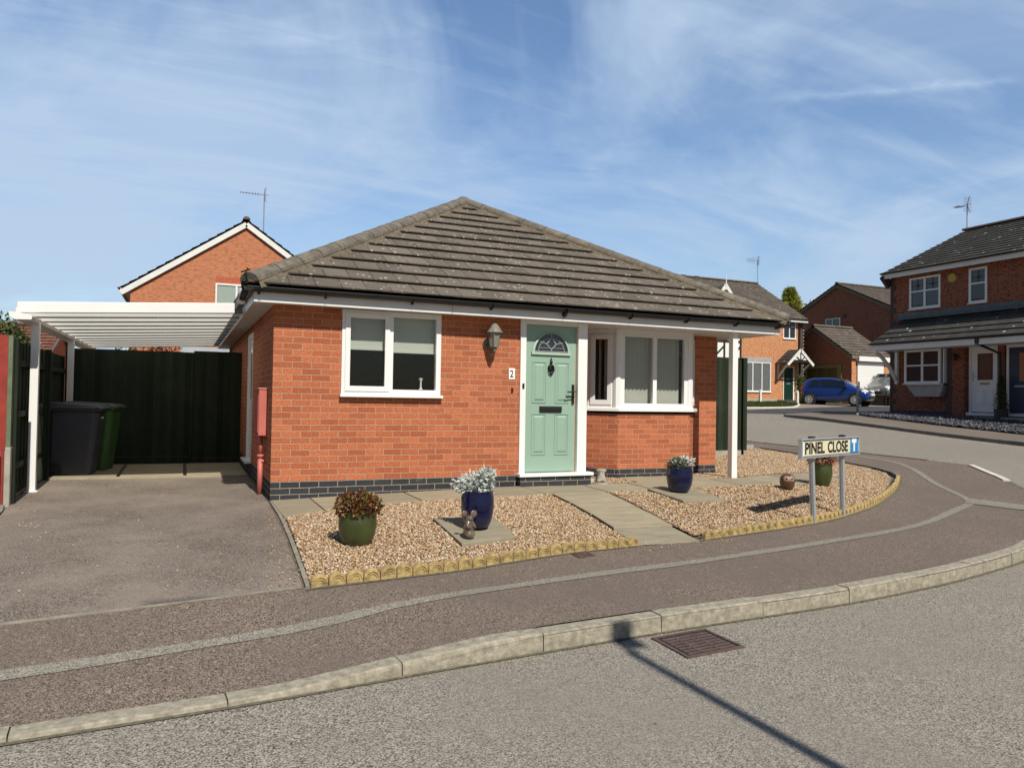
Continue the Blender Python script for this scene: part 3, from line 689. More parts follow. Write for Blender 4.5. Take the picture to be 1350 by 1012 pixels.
# scalloped edging
def scallops(name,line,label):
    L=spline(line,.01);d=[0]
    for i in range(1,len(L)): d.append(d[-1]+math.hypot(L[i][0]-L[i-1][0],L[i][1]-L[i-1][1]))
    D=np.array(d);X=np.array([p[0] for p in L]);Y=np.array([p[1] for p in L]);m=MB();n=int(D[-1]/.128);w=D[-1]/n
    for k in range(n):
        s0=k*w;x0,y0=np.interp(s0+.004,D,X),np.interp(s0+.004,D,Y);x1,y1=np.interp(s0+w-.004,D,X),np.interp(s0+w-.004,D,Y)
        tx,ty=x1-x0,y1-y0;l=math.hypot(tx,ty);tx/=l;ty/=l;nx,ny=-ty,tx;zz=T((x0+x1)/2,(y0+y1)/2);r=l/2;jz=random.uniform(-.006,.006)+(.01 if k%4<2 else 0)*.4; tl=random.uniform(-.008,.008)
        def P(a,b,z): return (x0+tx*a+nx*(b+tl*z*8),y0+ty*a+ny*(b+tl*z*8),zz+z+jz)
        prof=[(0,-.06),(l,-.06),(l,.036)]+[(r+r*math.cos(t),.036+r*.9*math.sin(t)) for t in np.linspace(0,math.pi,11)[1:-1]]+[(0,.036)]
        q=len(prof);pts=[P(a,0,z) for a,z in prof]+[P(a,.05,z) for a,z in prof]
        m.add(pts,[tuple(range(q)),tuple(range(2*q-1,q-1,-1))]+[(i,q+i,q+(i+1)%q,(i+1)%q) for i in range(q)])
        for rr in (.92,.6): # raised fan arcs on the street face
            A=[]
            for t in np.linspace(.12,math.pi-.12,9): A.append((r+r*rr*math.cos(t),.022+r*rr*math.sin(t)))
            ins=[(r+(a-r)*.8,.022+(z-.022)*.8) for a,z in A]
            pts=[P(a,-.007,z) for a,z in A]+[P(a,-.007,z) for a,z in ins]+[P(a,.002,z) for a,z in A]+[P(a,.002,z) for a,z in ins];c=len(A)
            m.add(pts,[(i,c+i,c+i+1,i+1) for i in range(c-1)]+[(i,i+1,2*c+i+1,2*c+i) for i in range(c-1)]+[(c+i,3*c+i,3*c+i+1,c+i+1) for i in range(c-1)])
    return tag(m.build(name,M['edging'],bevel=.006,seg=1),label,'garden edging')
scallops('garden_edging',[(-.1,-3.76),(1.2,-3.56),(3.02,-3.2)],'yellow scalloped stone edging along the left gravel bed, driveway to path')
scallops('garden_edging',[(3.84,-3.14),(4.69,-2.97),(5.65,-2.75),(6.46,-2.45),(7.53,-1.97),(8.6,-1.35),(9.5,-.73),(10.3,-.12)],'yellow scalloped stone edging curving round the corner bed by the street sign')
m=MB();edgestrip(m,[(10.36,-.1),(10.8,.42),(11.03,1.1),(11.1,1.9),(11.26,3.15),(11.34,4.4)],.05,.05,T)
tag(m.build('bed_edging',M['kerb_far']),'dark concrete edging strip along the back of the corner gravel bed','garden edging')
m=MB();edgestrip(m,[(8.75,3.02),(9.6,3.3),(10.2,4.2),(11.3,4.6)],.05,.1,T);tag(m.build('concrete_edging',M['concrete']),'pale concrete gravel board edging beside the green fence foot','garden edging')

# ------------------------------------------------------------------ building helpers
def wall_x(m,x0,x1,z0,z1,y,th,ops=()):
    """wall whose outside face is the plane Y=y, running along X, openings (a,b,c,d)=(x0,x1,z0,z1); th>0 goes to +Y"""
    xs=sorted({x0,x1,*[o[0] for o in ops],*[o[1] for o in ops]}); xs=[x for x in xs if x0<=x<=x1]
    for a,b in zip(xs[:-1],xs[1:]):
        c=(a+b)/2; cuts=sorted([(o[2],o[3]) for o in ops if o[0]<c<o[1]]); z=z0
        for lo,hi in cuts:
            if lo>z: m.box(a,y,z,b,y+th,lo)
            z=max(z,hi)
        if z<z1: m.box(a,y,z,b,y+th,z1)
def courses(m,O,ux,up,poly,gauge=.35,t=.028,over=.0):
    """roof plane in tile courses. O origin, ux unit vector along the eave, up unit vector up the slope, poly in (u,v)"""
    O=Vector(O);ux=Vector(ux).normalized();up=Vector(up).normalized();n=ux.cross(up).normalized()
    vs=[p[1] for p in poly];v0=min(vs);v1=max(vs);k=0
    def clip(P,lim,keep_ge):
        out=[]
        for i in range(len(P)):
            a=P[i];b=P[(i+1)%len(P)];ia=(a[1]>=lim) if keep_ge else (a[1]<=lim);ib=(b[1]>=lim) if keep_ge else (b[1]<=lim)
            if ia: out.append(a)
            if ia!=ib:
                s=(lim-a[1])/(b[1]-a[1]); out.append((a[0]+(b[0]-a[0])*s,lim))
        return out
    v=v0
    while v<v1-1e-6:
        e=min(v+gauge+.07,v1); Q=clip(clip(poly,v,True),e,False)
        if len(Q)>=3:
            us=[q[0] for q in Q if abs(q[1]-v)<1e-6]
            H=lambda q:max(-.012,t*(1-(q[1]-v)/gauge*1.02))
            pts=[O+ux*q[0]+up*q[1]+n*H(q) for q in Q]; uv=[(q[0],q[1]) for q in Q]
            m.add(pts,[tuple(range(len(Q)))],[uv])
            if len(us)>=2:
                a,b=min(us),max(us); th=t*.36
                k2=max(1,int((b-a)/.3))
                for j in range(k2):
                    ua=a+(b-a)*j/k2;ub=a+(b-a)*(j+1)/k2;dz=random.uniform(-.003,.003);lip=.014
                    W=lambda u,vv,h:O+ux*u+up*vv+n*h
                    p=[W(ua,v-lip,t+dz),W(ub,v-lip,t+dz),W(ub,v-lip,t-th+dz),W(ua,v-lip,t-th+dz),W(ua,v+.03,t*.93+dz),W(ub,v+.03,t*.93+dz),W(ub,v+.055,t-th),W(ua,v+.055,t-th),W(ub,v+.055,-.01),W(ua,v+.055,-.01)]
                    m.add(p,[(3,2,1,0),(0,1,5,4),(7,6,2,3),(9,8,6,7)],[[(ua,v+.02),(ub,v+.02),(ub,v+.01),(ua,v+.01)],[(ua,v+.01),(ub,v+.01),(ub,v+.04),(ua,v+.04)],[(ua,v+.02)]*4,[(ua,v+.02)]*4])
        v+=gauge;k+=1
def ridge_run(m,bed,a,b,r=.125,unit=.44):
    a=Vector(a);b=Vector(b);L=(b-a).length;n=max(1,round(L/unit));d=(b-a)/n
    up=Vector((0,0,1));side=d.cross(up).normalized();u=side.cross(d).normalized()
    for i in range(n):
        p=a+d*i;q=a+d*(i+1)*1.0-d.normalized()*.008;P=[]
        for c,rr in ((p,r*1.03),(q,r*.98)):
            for k in range(9):
                t=math.pi*k/8-.0
                P.append(c+side*math.cos(t)*rr*1.05+u*(math.sin(t)*rr*.8-.01))
        m.add(P,[(k,k+1,10+k,9+k) for k in range(8)]+[tuple(range(8,-1,-1)),tuple(range(9,18))])
        if bed: # visible mortar joint
            bed.tube([q-d.normalized()*.004+u*-.012,q+d.normalized()*.016+u*-.012],r*.84,9)
    if bed:
        L2=max(2,int(L/.06))
        for s in (-1,1):
            P=[]
            for i in range(L2+1):
                c=a+(b-a)*i/L2; w=random.uniform(.0,.014)
                P+= [c+side*s*r*.98-u*.03+u*.04,c+side*s*(r*1.05+w)-u*.095]
            bed.add(P,[(2*i,2*i+2,2*i+3,2*i+1) for i in range(L2)])
def gutter(m,a,b,out,r=.055,n=8):
    a=Vector(a);b=Vector(b);o=Vector(out);P=[];
    for c in (a,b):
        for rr in (r,r-.006):
            for k in range(n+1):
                t=math.pi*k/n; P.append(c+o*(r-math.cos(t)*rr)+Vector((0,0,-math.sin(t)*rr)))
    q=n+1;F_=[]
    for k in range(n): F_+= [(k,k+1,2*q+k+1,2*q+k),(q+k+1,q+k,3*q+k,3*q+k+1)]
    F_+= [(0,2*q,3*q,q),(n,q+n,3*q+n,2*q+n)]
    for base in (0,2*q): F_+= [tuple(base+k for k in range(q))]
    m.add(P,F_)
    # rolled front lip
    m.tube([a+o*2*r,b+o*2*r],.007,6)
def box_window(parent,M4,w,h,mull=(),trans=(),fr=.06,dep=.07,sash=None,glass='glass',back=None,sill=.0,name='window',mat='upvc',bars=None):
    """window in local plane x=0..w, z=0..h, facing -Y; returns the frame part"""
    f=MB();f.M=M4
    f.box(0,-.0,0,fr,dep,h);f.box(w-fr,0,0,w,dep,h);f.box(fr,0,0,w-fr,dep,fr);f.box(fr,0,h-fr,w-fr,dep,h)
    for x in mull: f.box(x-fr*.5,.002,fr,x+fr*.5,dep,h-fr)
    xs=[0]+list(mull)+[w]
    for (i,z) in trans: 
        a=xs[i]+(fr if i==0 else fr*.5);b=xs[i+1]-(fr if i+1==len(xs)-1 else fr*.5); f.box(a,.004,z-fr*.35,b,dep-.01,z+fr*.35)
    if sash:
        for i in sash:
            a=xs[i]+(fr*.6 if i==0 else fr*.25);b=xs[i+1]-(fr*.6 if i+1==len(xs)-1 else fr*.25);s=fr*.95
            f.box(a,-.018,fr*.6,a+s,.02,h-fr*.6);f.box(b-s,-.018,fr*.6,b,.02,h-fr*.6);f.box(a+s,-.018,fr*.6,b-s,.02,fr*.6+s);f.box(a+s,-.018,h-fr*.6-s,b-s,.02,h-fr*.6)
    if sill: f.box(-.02,-sill,-.035,w+.02,.02,.0)
    o=f.build(name,M[mat],parent,bevel=.004)
    g=MB();g.M=M4;g.add([(fr*.5,.04,fr*.5),(w-fr*.5,.04,fr*.5),(w-fr*.5,.04,h-fr*.5),(fr*.5,.04,h-fr*.5)],[(0,1,2,3)]);g.build('pane',M[glass],o)
    return o
def text_mesh(name,s,size,M4,mat,parent,depth=.004,sx=1,bold=0,align='LEFT'):
    cu=bpy.data.curves.new(name,'FONT');cu.body=s;cu.size=size;cu.extrude=depth;cu.offset=bold;cu.align_x=align
    t_=bpy.data.objects.new(name+'_tmp',cu);COL.objects.link(t_);bpy.context.view_layer.update()
    dg=bpy.context.evaluated_depsgraph_get();me=bpy.data.meshes.new_from_object(t_.evaluated_get(dg));bpy.data.objects.remove(t_)
    me.transform(M4@Matrix.Rotation(R(90),4,'X')@Matrix.Diagonal((sx,1,1,1)));me.materials.clear();me.materials.append(mat)
    me.name=name;o=bpy.data.objects.new(name,me);COL.objects.link(o);o.parent=parent;return o
def aerial(name,loc,h,rz,label,mast=.02,n=9,L=1.1,vert=False,diam=False):
    e=empty(name,loc,rz,label,'aerial',None)
    m=MB();m.tube([(0,0,-.4),(0,0,h)],mast,6);m.build('mast',M['steel'],e)
    b=MB();b.tube([(-L,0,h-.05),(.15,0,h-.05)],.014,5)
    for i in range(n):
        x=-L+.02+i*(L-.25)/max(1,n-1);s=.13+.10*i/n
        b.tube([(x,0 if vert else -s,h-.05-(s if vert else 0)),(x,0 if vert else s,h-.05+(s if vert else 0))],.008,4)
    b.build('boom',M['steel'],e)
    r=MB()
    for s in (-1,1):
        for k in range(4):
            r.tube([(.02,-.22,h-.05+s*(.04+k*.07)),(.02+.0,.22,h-.05+s*(.04+k*.07))],.008,4)
        r.bar((.0,0,h-.05),(.1,0,h-.05+s*.3),.02,.02)
    r.build('reflector',M['steel'],e); return e

# ------------------------------------------------------------------ the bungalow
B=empty('bungalow',(0,0,0),0,'red brick bungalow with hipped grey tile roof and sage green front door','bungalow')
EZ=2.31; WB=9.4; XE=7.09; YE=.75
zt=EZ+.16
m=MB()
wall_x(m,0,4.2,.225,zt,0,.28,[(.80,2.07,1.275,2.9),(3.19,4.2,.225,2.9)])
m.box(0,.28,.225,.28,2.75,zt);m.box(0,2.75,2.2,.28,3.65,zt);m.box(0,3.65,.225,.28,WB,zt)
m.box(.28,WB-.28,.225,XE,WB,zt);m.box(XE-.28,YE,.225,XE,WB-.28,zt)
m.box(4.0,.02,.225,4.2,.95,zt)             # return wall right of the door
m.box(6.66,YE,.225,XE-.28,YE+.25,zt);
m.box(.28,3.9,.225,4.0,4.0,zt)
# bay dwarf wall: left splay, front, right splay
BAY=[(4.42,1.03),(5.02,.45),(6.34,.45),(6.66,.78)]
def splay(m,pts,z0,z1,th=.2):
    n=len(pts);U=[]
    for i,p in enumerate(pts):
        ds=[]
        for a,b in ((i-1,i),(i,i+1)):
            if a>=0 and b<n:
                dx,dy=pts[b][0]-pts[a][0],pts[b][1]-pts[a][1];l=math.hypot(dx,dy);ds.append((-dy/l,dx/l))
        nx=sum(d[0] for d in ds)/len(ds);ny=sum(d[1] for d in ds)/len(ds);l2=nx*nx+ny*ny;U.append((p[0]+nx/l2*th,p[1]+ny/l2*th))
    for i in range(n-1):
        a,b,c,d=pts[i],pts[i+1],U[i+1],U[i]
        m.add([(*a,z0),(*b,z0),(*c,z0),(*d,z0),(*a,z1),(*b,z1),(*c,z1),(*d,z1)],[(0,1,5,4),(4,5,6,7),(2,3,7,6),(1,2,6,5),(3,0,4,7)])
splay(m,BAY,.225,1.05)
m.box(4.2,.98,.225,4.42,1.2,zt)
m.build('wall',M['brick'],B)
m=MB();m.box(.0,.0,-.12,3.19,.26,.225);m.box(3.19,.0,-.12,4.2,.26,.225);m.box(0,.26,-.12,.28,WB,.225);m.box(XE-.28,YE,-.1,XE,WB,.225);m.box(6.6,YE,-.1,XE-.28,YE+.25,.225);m.box(4.0,.26,-.1,4.2,1.1,.225)
m.box(3.18,-.1,-.1,4.26,-.0,.205)
splay(m,BAY,-.1,.225);m.build('plinth',M['plinth'],B)
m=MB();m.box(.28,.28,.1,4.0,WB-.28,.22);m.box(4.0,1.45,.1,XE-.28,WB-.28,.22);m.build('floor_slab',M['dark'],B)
# roof
e0=(-.32,-.32);e1=(7.62,-.32);e2=(7.62,WB+.3);e3=(-.32,WB+.3);zr=EZ+.19
half=(e1[0]-e0[0])/2;pt=.5785;rz_=zr+half*pt;sl=math.hypot(1,pt)
A1=Vector((e0[0]+half,e0[1]+half,rz_));A2=Vector((e0[0]+half,e2[1]-half,rz_))
m=MB();W_=e1[0]-e0[0];Ls=half*sl;LY=e2[1]-e0[1]
courses(m,(*e0,zr),(1,0,0),(0,1,pt),[(0,0),(W_,0),(half,Ls)],gauge=Ls/13.0,t=.038)
courses(m,(*e1,zr),(0,1,0),(-1,0,pt),[(0,0),(LY,0),(LY-half,Ls),(half,Ls)],gauge=Ls/13.0,t=.038)
courses(m,(*e3,zr),(0,-1,0),(1,0,pt),[(0,0),(LY,0),(LY-half,Ls),(half,Ls)],gauge=Ls/13.0,t=.038)
courses(m,(*e2,zr),(-1,0,0),(0,-1,pt),[(0,0),(W_,0),(half,Ls)],gauge=Ls/13.0,t=.038)
roof=m.build('roof',M['tile'],B)
m=MB();bd=MB();k=.03
for a,b in ((e0,A1),(e1,A1),(e2,A2),(e3,A2)): 
    a3=Vector((a[0],a[1],zr+k));d=(Vector(b)-a3).normalized(); ridge_run(m,bd,a3+d*.02,Vector(b)+Vector((0,0,k)))
ridge_run(m,bd,A1+Vector((0,0,k)),A2+Vector((0,0,k)))
m.ball(A1+Vector((0,0,.04)),(.13,.13,.09),12,6)
m.build('ridge_tiles',M['ridge'],roof,smooth=False);bd.build('mortar_bedding',M['bed'],roof)
# small bracket finial at the left hip foot
m=MB();m.tube([(-.33,-.33,zr+.0),(-.35,-.35,zr+.11),(-.33,-.33,zr+.17)],.012,5);m.tube([(-.4,-.33,zr+.12),(-.3,-.33,zr+.16)],.01,5);m.build('hip_iron',M['iron'],roof)
# soffit and fascia
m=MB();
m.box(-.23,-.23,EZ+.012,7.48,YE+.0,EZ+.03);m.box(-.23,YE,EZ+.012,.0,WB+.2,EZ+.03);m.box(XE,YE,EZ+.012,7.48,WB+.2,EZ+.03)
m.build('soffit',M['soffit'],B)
m=MB()
m.box(-.25,-.25,EZ,2.13,-.23,EZ+.165);m.box(2.136,-.25,EZ,7.5,-.23,EZ+.165)
m.box(-.25,-.228,EZ,-.23,WB+.2,EZ+.165);m.box(7.48,-.228,EZ,7.5,WB+.2,EZ+.165);m.box(-.228,WB+.2,EZ,7.478,WB+.22,EZ+.165)
m.build('fascia',M['fascia'],B)
m=MB();gz=EZ+.155
gutter(m,(-.33,-.255,gz),(7.62,-.255,gz),(0,-1,0),.052);gutter(m,(-.255,-.36,gz),(-.255,WB,gz),(-1,0,0),.052);gutter(m,(7.505,-.36,gz),(7.505,WB,gz),(1,0,0),.052)
gt=m.build('gutter',M['black'],B,smooth=False)
for x in (-.2,.55,1.6,2.65,3.7,4.75,5.7,6.6,7.4):
    m=MB();wd,r0=(.12,.062) if x==3.7 else (.03,.058)
    P=[(x,-.25-.055-r0*math.cos(t),gz-r0*math.sin(t)) for t in np.linspace(0,math.pi,9)]
    for a,b in zip(P[:-1],P[1:]): m.bar(a,b,wd,.006,(1,0,0))
    m.box(x-.012,-.30,gz-.075,x+.012,-.25,gz-.05);m.build('gutter_bracket',M['black'],gt)
m=MB();m.tube([(-.31,-.2,gz-.0),(-.34,-.15,gz-.03),(-.36,-.02,gz-.1)],.042,10);m.build('downpipe',M['black'],B,smooth=True)
m=MB();m.tube([(-.33,-.05,gz+.02),(-.36,.02,gz-.02),(-.36,.05,gz-.16)],.036,10);m.build('pipe_elbow',M['upvc'],B,smooth=True)
# main window
w4=Matrix.Translation((.80,-.018,1.275))
wf=box_window(B,w4,1.27,1.04,mull=[.61],fr=.065,sash=[0],sill=.06)
m=MB();m.box(.84,.10,1.84,1.42,.11,2.3);m.box(1.44,.10,1.82,2.05,.11,2.3)
for x0,x1,z in ((.86,1.40,1.83),(1.46,2.03,1.81)): m.box(x0,.092,z,x1,.118,z+.028)
m.build('roller_blind',M['blind'],wf)
m=MB();m.lathe([(.0,0),(.03,0),(.012,.02),(.01,.1),(.03,.14),(.0,.15)],(1.86,.16,1.35),10);m.box(.8,.07,1.3,2.07,.28,1.33);m.build('window_board',M['wood_white'],wf)
# front door
DX0,DX1,DZ0,DZ1=3.285,4.055,.26,2.262
m=MB();m.box(3.19,-.03,.225,3.275,.08,2.345);m.box(4.065,-.045,.225,4.21,.08,2.32);m.box(3.275,-.03,2.265,4.065,.08,2.345);
m.build('door_frame',M['upvc'],B,bevel=.004)
m=MB();m.box(3.16,-.13,.205,4.29,.03,.25);m.build('door_sill',M['upvc'],B,bevel=.008)
dr=MB();dr.box(DX0,.015,DZ0,DX1,.06,DZ1);door=dr.build('door',M['door_green'],B,bevel=.003)
def raised(x0,x1,z0,z1,mat,parent,y=.015):
    mm=MB()
    # routed groove frame + raised field
    for a,b,c,d in ((x0,x1,z0,z0+.012),(x0,x1,z1-.012,z1),(x0,x0+.012,z0+.012,z1-.012),(x1-.012,x1,z0+.012,z1-.012)): mm.box(a,y-.009,c,b,y+.002,d)
    i=.03;j=.055
    P=[(x0+i,y-.001,z0+i),(x1-i,y-.001,z0+i),(x1-i,y-.001,z1-i),(x0+i,y-.001,z1-i),(x0+j,y-.014,z0+j),(x1-j,y-.014,z0+j),(x1-j,y-.014,z1-j),(x0+j,y-.014,z1-j)]
    mm.add(P,[(0,1,5,4),(1,2,6,5),(2,3,7,6),(3,0,4,7),(4,5,6,7)]);return mm.build('panel',mat,parent)
for a,b in ((3.385,3.60),(3.735,3.95)):
    raised(a,b,1.20,1.765,M['door_green'],door); raised(a,b,.49,1.055,M['door_green'],door)
# fan light
cx=3.665;cz=1.895;rr=.255
m=MB();prof=[(cx+(rr+.035)*math.cos(t),cz-.03+(rr+.055)*math.sin(t)*.98) for t in np.linspace(0,math.pi,25)]

inner=[(cx+rr*math.cos(t),cz+rr*1.02*math.sin(t)) for t in np.linspace(0,math.pi,25)]
P=[(a,.0,b) for a,b in prof]+[(a,-.012,b) for a,b in inner]+[(a,.0,b) for a,b in inner]
c=25;m.add(P,[(i,i+1,c+i+1,c+i) for i in range(c-1)]+[(c+i,c+i+1,2*c+i+1,2*c+i) for i in range(c-1)])
m.box(cx-rr-.045,-.014,cz-.035,cx+rr+.045,.015,cz-.0);fl_=m.build('fanlight_frame',simple('pale_green_trim',(.40,.50,.42),.4,.03),door)
m=MB();m.prism(inner,.004,.012,'y');m.build('fanlight_glass',M['glass_dark'],door)
m=MB()
def lead(pts,w=.008):
    for a,b in zip(pts[:-1],pts[1:]): m.bar((a[0],-.001,a[1]),(b[0],-.001,b[1]),w,.008,(0,1,0))
lead([(cx+.2*math.cos(t),cz+.01+.18*math.sin(t)) for t in np.linspace(0,math.pi,17)],.007)
lead([(cx-rr,cz+.012),(cx+rr,cz+.012)]);lead([(cx,cz+.04),(cx+.075,cz+.115),(cx,cz+.195),(cx-.075,cz+.115),(cx,cz+.04)],.011);lead([(cx,cz+.005),(cx,cz+.04)]);lead([(cx,cz+.195),(cx,cz+rr)])
for s in (-1,1): lead([(cx+s*.075,cz+.115),(cx+s*.17,cz+.14)]);lead([(cx+s*.04,cz+.06),(cx+s*.2,cz+.06)],.005)
m.build('leading',M['galv'],door)
m=MB();m.box(3.50,-.006,1.075,3.84,.016,1.155);m.box(3.515,-.012,1.088,3.825,-.005,1.142);m.build('letter_plate',M['iron'],door,bevel=.004)
m=MB();m.lathe([(0,-.02),(.045,-.016),(.05,0)],(cx,.012,1.68),14,'y');m.tube([(cx,.0,1.82),(cx,-.012,1.76),(cx,-.012,1.73)],[.006,.018,.012],8)
m.tube([(cx+.038*math.cos(t),-.02,1.665+.055*math.sin(t)) for t in np.linspace(.5,math.pi*2+.5,15)],.009,6);m.tube([(cx,-.01,1.63),(cx,-.01,1.58)],[.02,.006],8);m.build('knocker',M['iron'],door,smooth=True)
m=MB();m.box(3.995,-.006,1.19,4.03,.016,1.46);m.tube([(4.012,-.0,1.36),(4.012,-.05,1.36),(3.9,-.052,1.355)],.011,8);m.tube([(4.012,-.005,1.30),(4.012,-.03,1.30)],.014,8);m.tube([(4.012,-.03,1.30),(3.88,-.045,1.29)],.008,8);m.build('handle',M['iron'],door)
# bay window
def seg_matrix(a,b,z):
    d=Vector((b[0]-a[0],b[1]-a[1],0));an=math.atan2(d.y,d.x);return Matrix.Translation((a[0],a[1],z))@Matrix.Rotation(an,4,'Z'),d.length
bay=empty('bay_window',(0,0,0));bay.parent=B
Z0=1.14;HH=EZ+.01-Z0
for i,(mul,sash) in enumerate((([],[0]),([.62],None),([],[0]))):
    a,b=BAY[i],BAY[i+1];M4,L=seg_matrix(a,b,Z0)
    if i==0: M4=M4@Matrix.Translation((.36,0,0));L-=.36+.05
    if i==1: M4=M4@Matrix.Translation((.045,0,0));L-=.09
    if i==2: M4=M4@Matrix.Translation((.04,0,0));L-=.04
    box_window(bay,M4,L,HH-.03,mull=[L/2] if i==1 else [],fr=.07 if i==1 else .075,sash=sash,name='bay_frame')
for x,y in (BAY[1],BAY[2]): m=MB();m.tube([(x,y+.035,Z0-.005),(x,y+.035,EZ+.01)],.062,8);m.build('corner_post',M['upvc'],bay)
m=MB()
M4,L=seg_matrix(BAY[0],BAY[1],Z0);m.M=M4;m.box(-.25,.01,0,.36,.06,HH);m.M=Matrix.Identity(4);m.build('side_lining',M['upvc'],bay)
m=MB();splay(m,[(4.28,1.10),(5.0,.395),(6.37,.395),(6.73,.76)],1.09,1.14,.14);m.build('bay_sill',M['upvc'],bay,bevel=.012)
m=MB();splay(m,[(4.3,1.13),(5.02,.43),(6.35,.43),(6.68,.8)],EZ-.04,EZ+.011,.2);m.build('bay_head',M['upvc'],bay)
# vertical blinds in the bay
m=MB()
def slats(a,b,n,skip=(),ang=24):
    for i in range(n):
        if i in skip: continue
        t=(i+.5)/n;x=a[0]+(b[0]-a[0])*t;y=a[1]+(b[1]-a[1])*t;an=R(ang)+math.atan2(b[1]-a[1],b[0]-a[0]);dx,dy=math.cos(an)*.046,math.sin(an)*.046;zb=1.2
        nx,ny=-dy*.12,dx*.12
        m.add([(x-dx,y-dy,zb),(x+nx,y+ny,zb),(x+dx,y+dy,zb),(x-dx,y-dy,2.28),(x+nx,y+ny,2.28),(x+dx,y+dy,2.28)],[(0,1,4,3),(1,2,5,4)])
slats((5.12,.60),(6.28,.60),16,(15,),-20);m.build('vertical_blind',M['vblind'],bay,smooth=True)
m=MB();slats((4.74,.95),(5.0,.70),4,(),80);m.build('vertical_blind',M['vblind'],bay)
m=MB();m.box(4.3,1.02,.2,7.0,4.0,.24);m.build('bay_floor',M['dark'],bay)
# porch post
pp=MB();px0,px1=6.665,6.765;pp.box(px0,-.16,T(6.7,-.1)-.05,px1,-.06,EZ+.012);pp.build('porch_post',M['upvc'],B,bevel=.006)
# side door in the left flank
m=MB();m.M=Matrix.Translation((-.012,3.65,.24))@Matrix.Rotation(R(-90),4,'Z')
m.box(0,0,0,.07,.08,1.96);m.box(.83,0,0,.9,.08,1.96);m.box(.07,0,1.89,.83,.08,1.96);m.box(-.03,-.08,-.03,.93,.05,.0);m.build('side_door_frame',M['upvc'],B)
m=MB();m.M=Matrix.Translation((.0,3.65,.24))@Matrix.Rotation(R(-90),4,'Z');m.box(.07,.02,0,.83,.05,1.89);sd=m.build('side_door',M['upvc'],B)
m=MB();m.M=Matrix.Translation((.0,3.65,.24))@Matrix.Rotation(R(-90),4,'Z');m.box(.17,.012,.95,.73,.022,1.8);m.build('pane',M['glass_dark'],sd)
# meter box on the flank
mb_=empty('gas_meter_box',(0,1.1,0),0,'salmon pink painted meter box and pipe on the bungalow flank','meter box')
m=MB();m.box(-.1,-.55,.74,-.002,.03,1.32);m.box(-.11,-.56,1.315,0,.04,1.335);m.build('cabinet',M['gaspink'],mb_,bevel=.008)
m=MB();m.box(-.106,-.5,.78,-.1,-.02,1.28);m.build('cabinet_door',M['gaspink'],mb_)
m=MB();m.tube([(-.055,-.4,.74),(-.055,-.4,.5)],.026,10);m.tube([(-.055,-.4,.5),(-.055,-.4,.46)],.042,10);m.tube([(-.055,-.4,.46),(-.055,-.4,-.02)],.032,10);m.box(-.002,-.43,.4,-.055,-.37,.43);m.build('pipe',M['gaspink'],mb_,smooth=True)
# wall lantern
Ln=empty('wall_lantern',(2.755,0,1.95),0,'weathered grey coach lantern on the brick wall left of the green door','wall light')
m=MB();m.lathe([(0,-.02),(.05,-.018),(.06,-.008),(.062,0)],(-.05,0,.02),16,'y');m.build('wall_plate',M['lantern'],Ln)
m=MB();m.tube([(-.05,-.01,.02),(-.05,-.05,-.07),(-.02,-.12,-.13),(0,-.16,-.11),(0,-.16,-.04)],.012,8);m.tube([(0,-.16,-.04),(0,-.16,-.07),(0,-.16,-.1)],[.03,.018,.022],8);m.build('bracket',M['lantern'],Ln,smooth=True)
c0=(0,-.16,0)
m=MB();m.lathe([(.0,-.042),(.03,-.04),(.055,-.03),(.057,-.015)],c0,6);m.build('base_cup',M['lantern'],Ln)
m=MB();m.lathe([(.105,.155),(.108,.165),(.09,.185),(.062,.23),(.035,.268),(.012,.282),(.014,.29),(.018,.3),(.006,.315),(.0,.318)],c0,12);m.build('cap',M['lantern'],Ln)
m=MB()
for k in range(6):
    t=2*math.pi*k/6; m.tube([(c0[0]+.055*math.cos(t),c0[1]+.055*math.sin(t),-.02),(c0[0]+.088*math.cos(t),c0[1]+.088*math.sin(t),.158)],.0055,5)
m.build('frame',M['lantern'],Ln)
m=MB();m.lathe([(.05,-.018),(.082,.155)],c0,6);m.build('lamp_glass',M['frost'],Ln)
# number plaque
Nm=empty('house_number',(3.03,-.0,1.51),0,'white house number plaque reading 2 left of the door','number sign')
m=MB();m.box(0,-.012,0,.09,-.001,.15);m.build('plaque',M['signwhite'],Nm,bevel=.004)
text_mesh('numeral','2',.135,Matrix.Translation((.013,-.0125,.03)),M['ink'],Nm,.001,.8,.002)
db=MB();db.box(3.07,-.02,1.335,3.095,-.0,1.395);db.box(3.073,-.024,1.35,3.092,-.02,1.37);tag(db.build('door_bell',M['iron'],None,bevel=.004),'small black bell push on the brick below the number plaque','door bell')
db=MB();db.box(3.22,-.045,1.39,3.25,-.03,1.46);tag(db.build('door_bell',M['iron'],None,bevel=.006),'small black bell button on the white door frame','door bell')
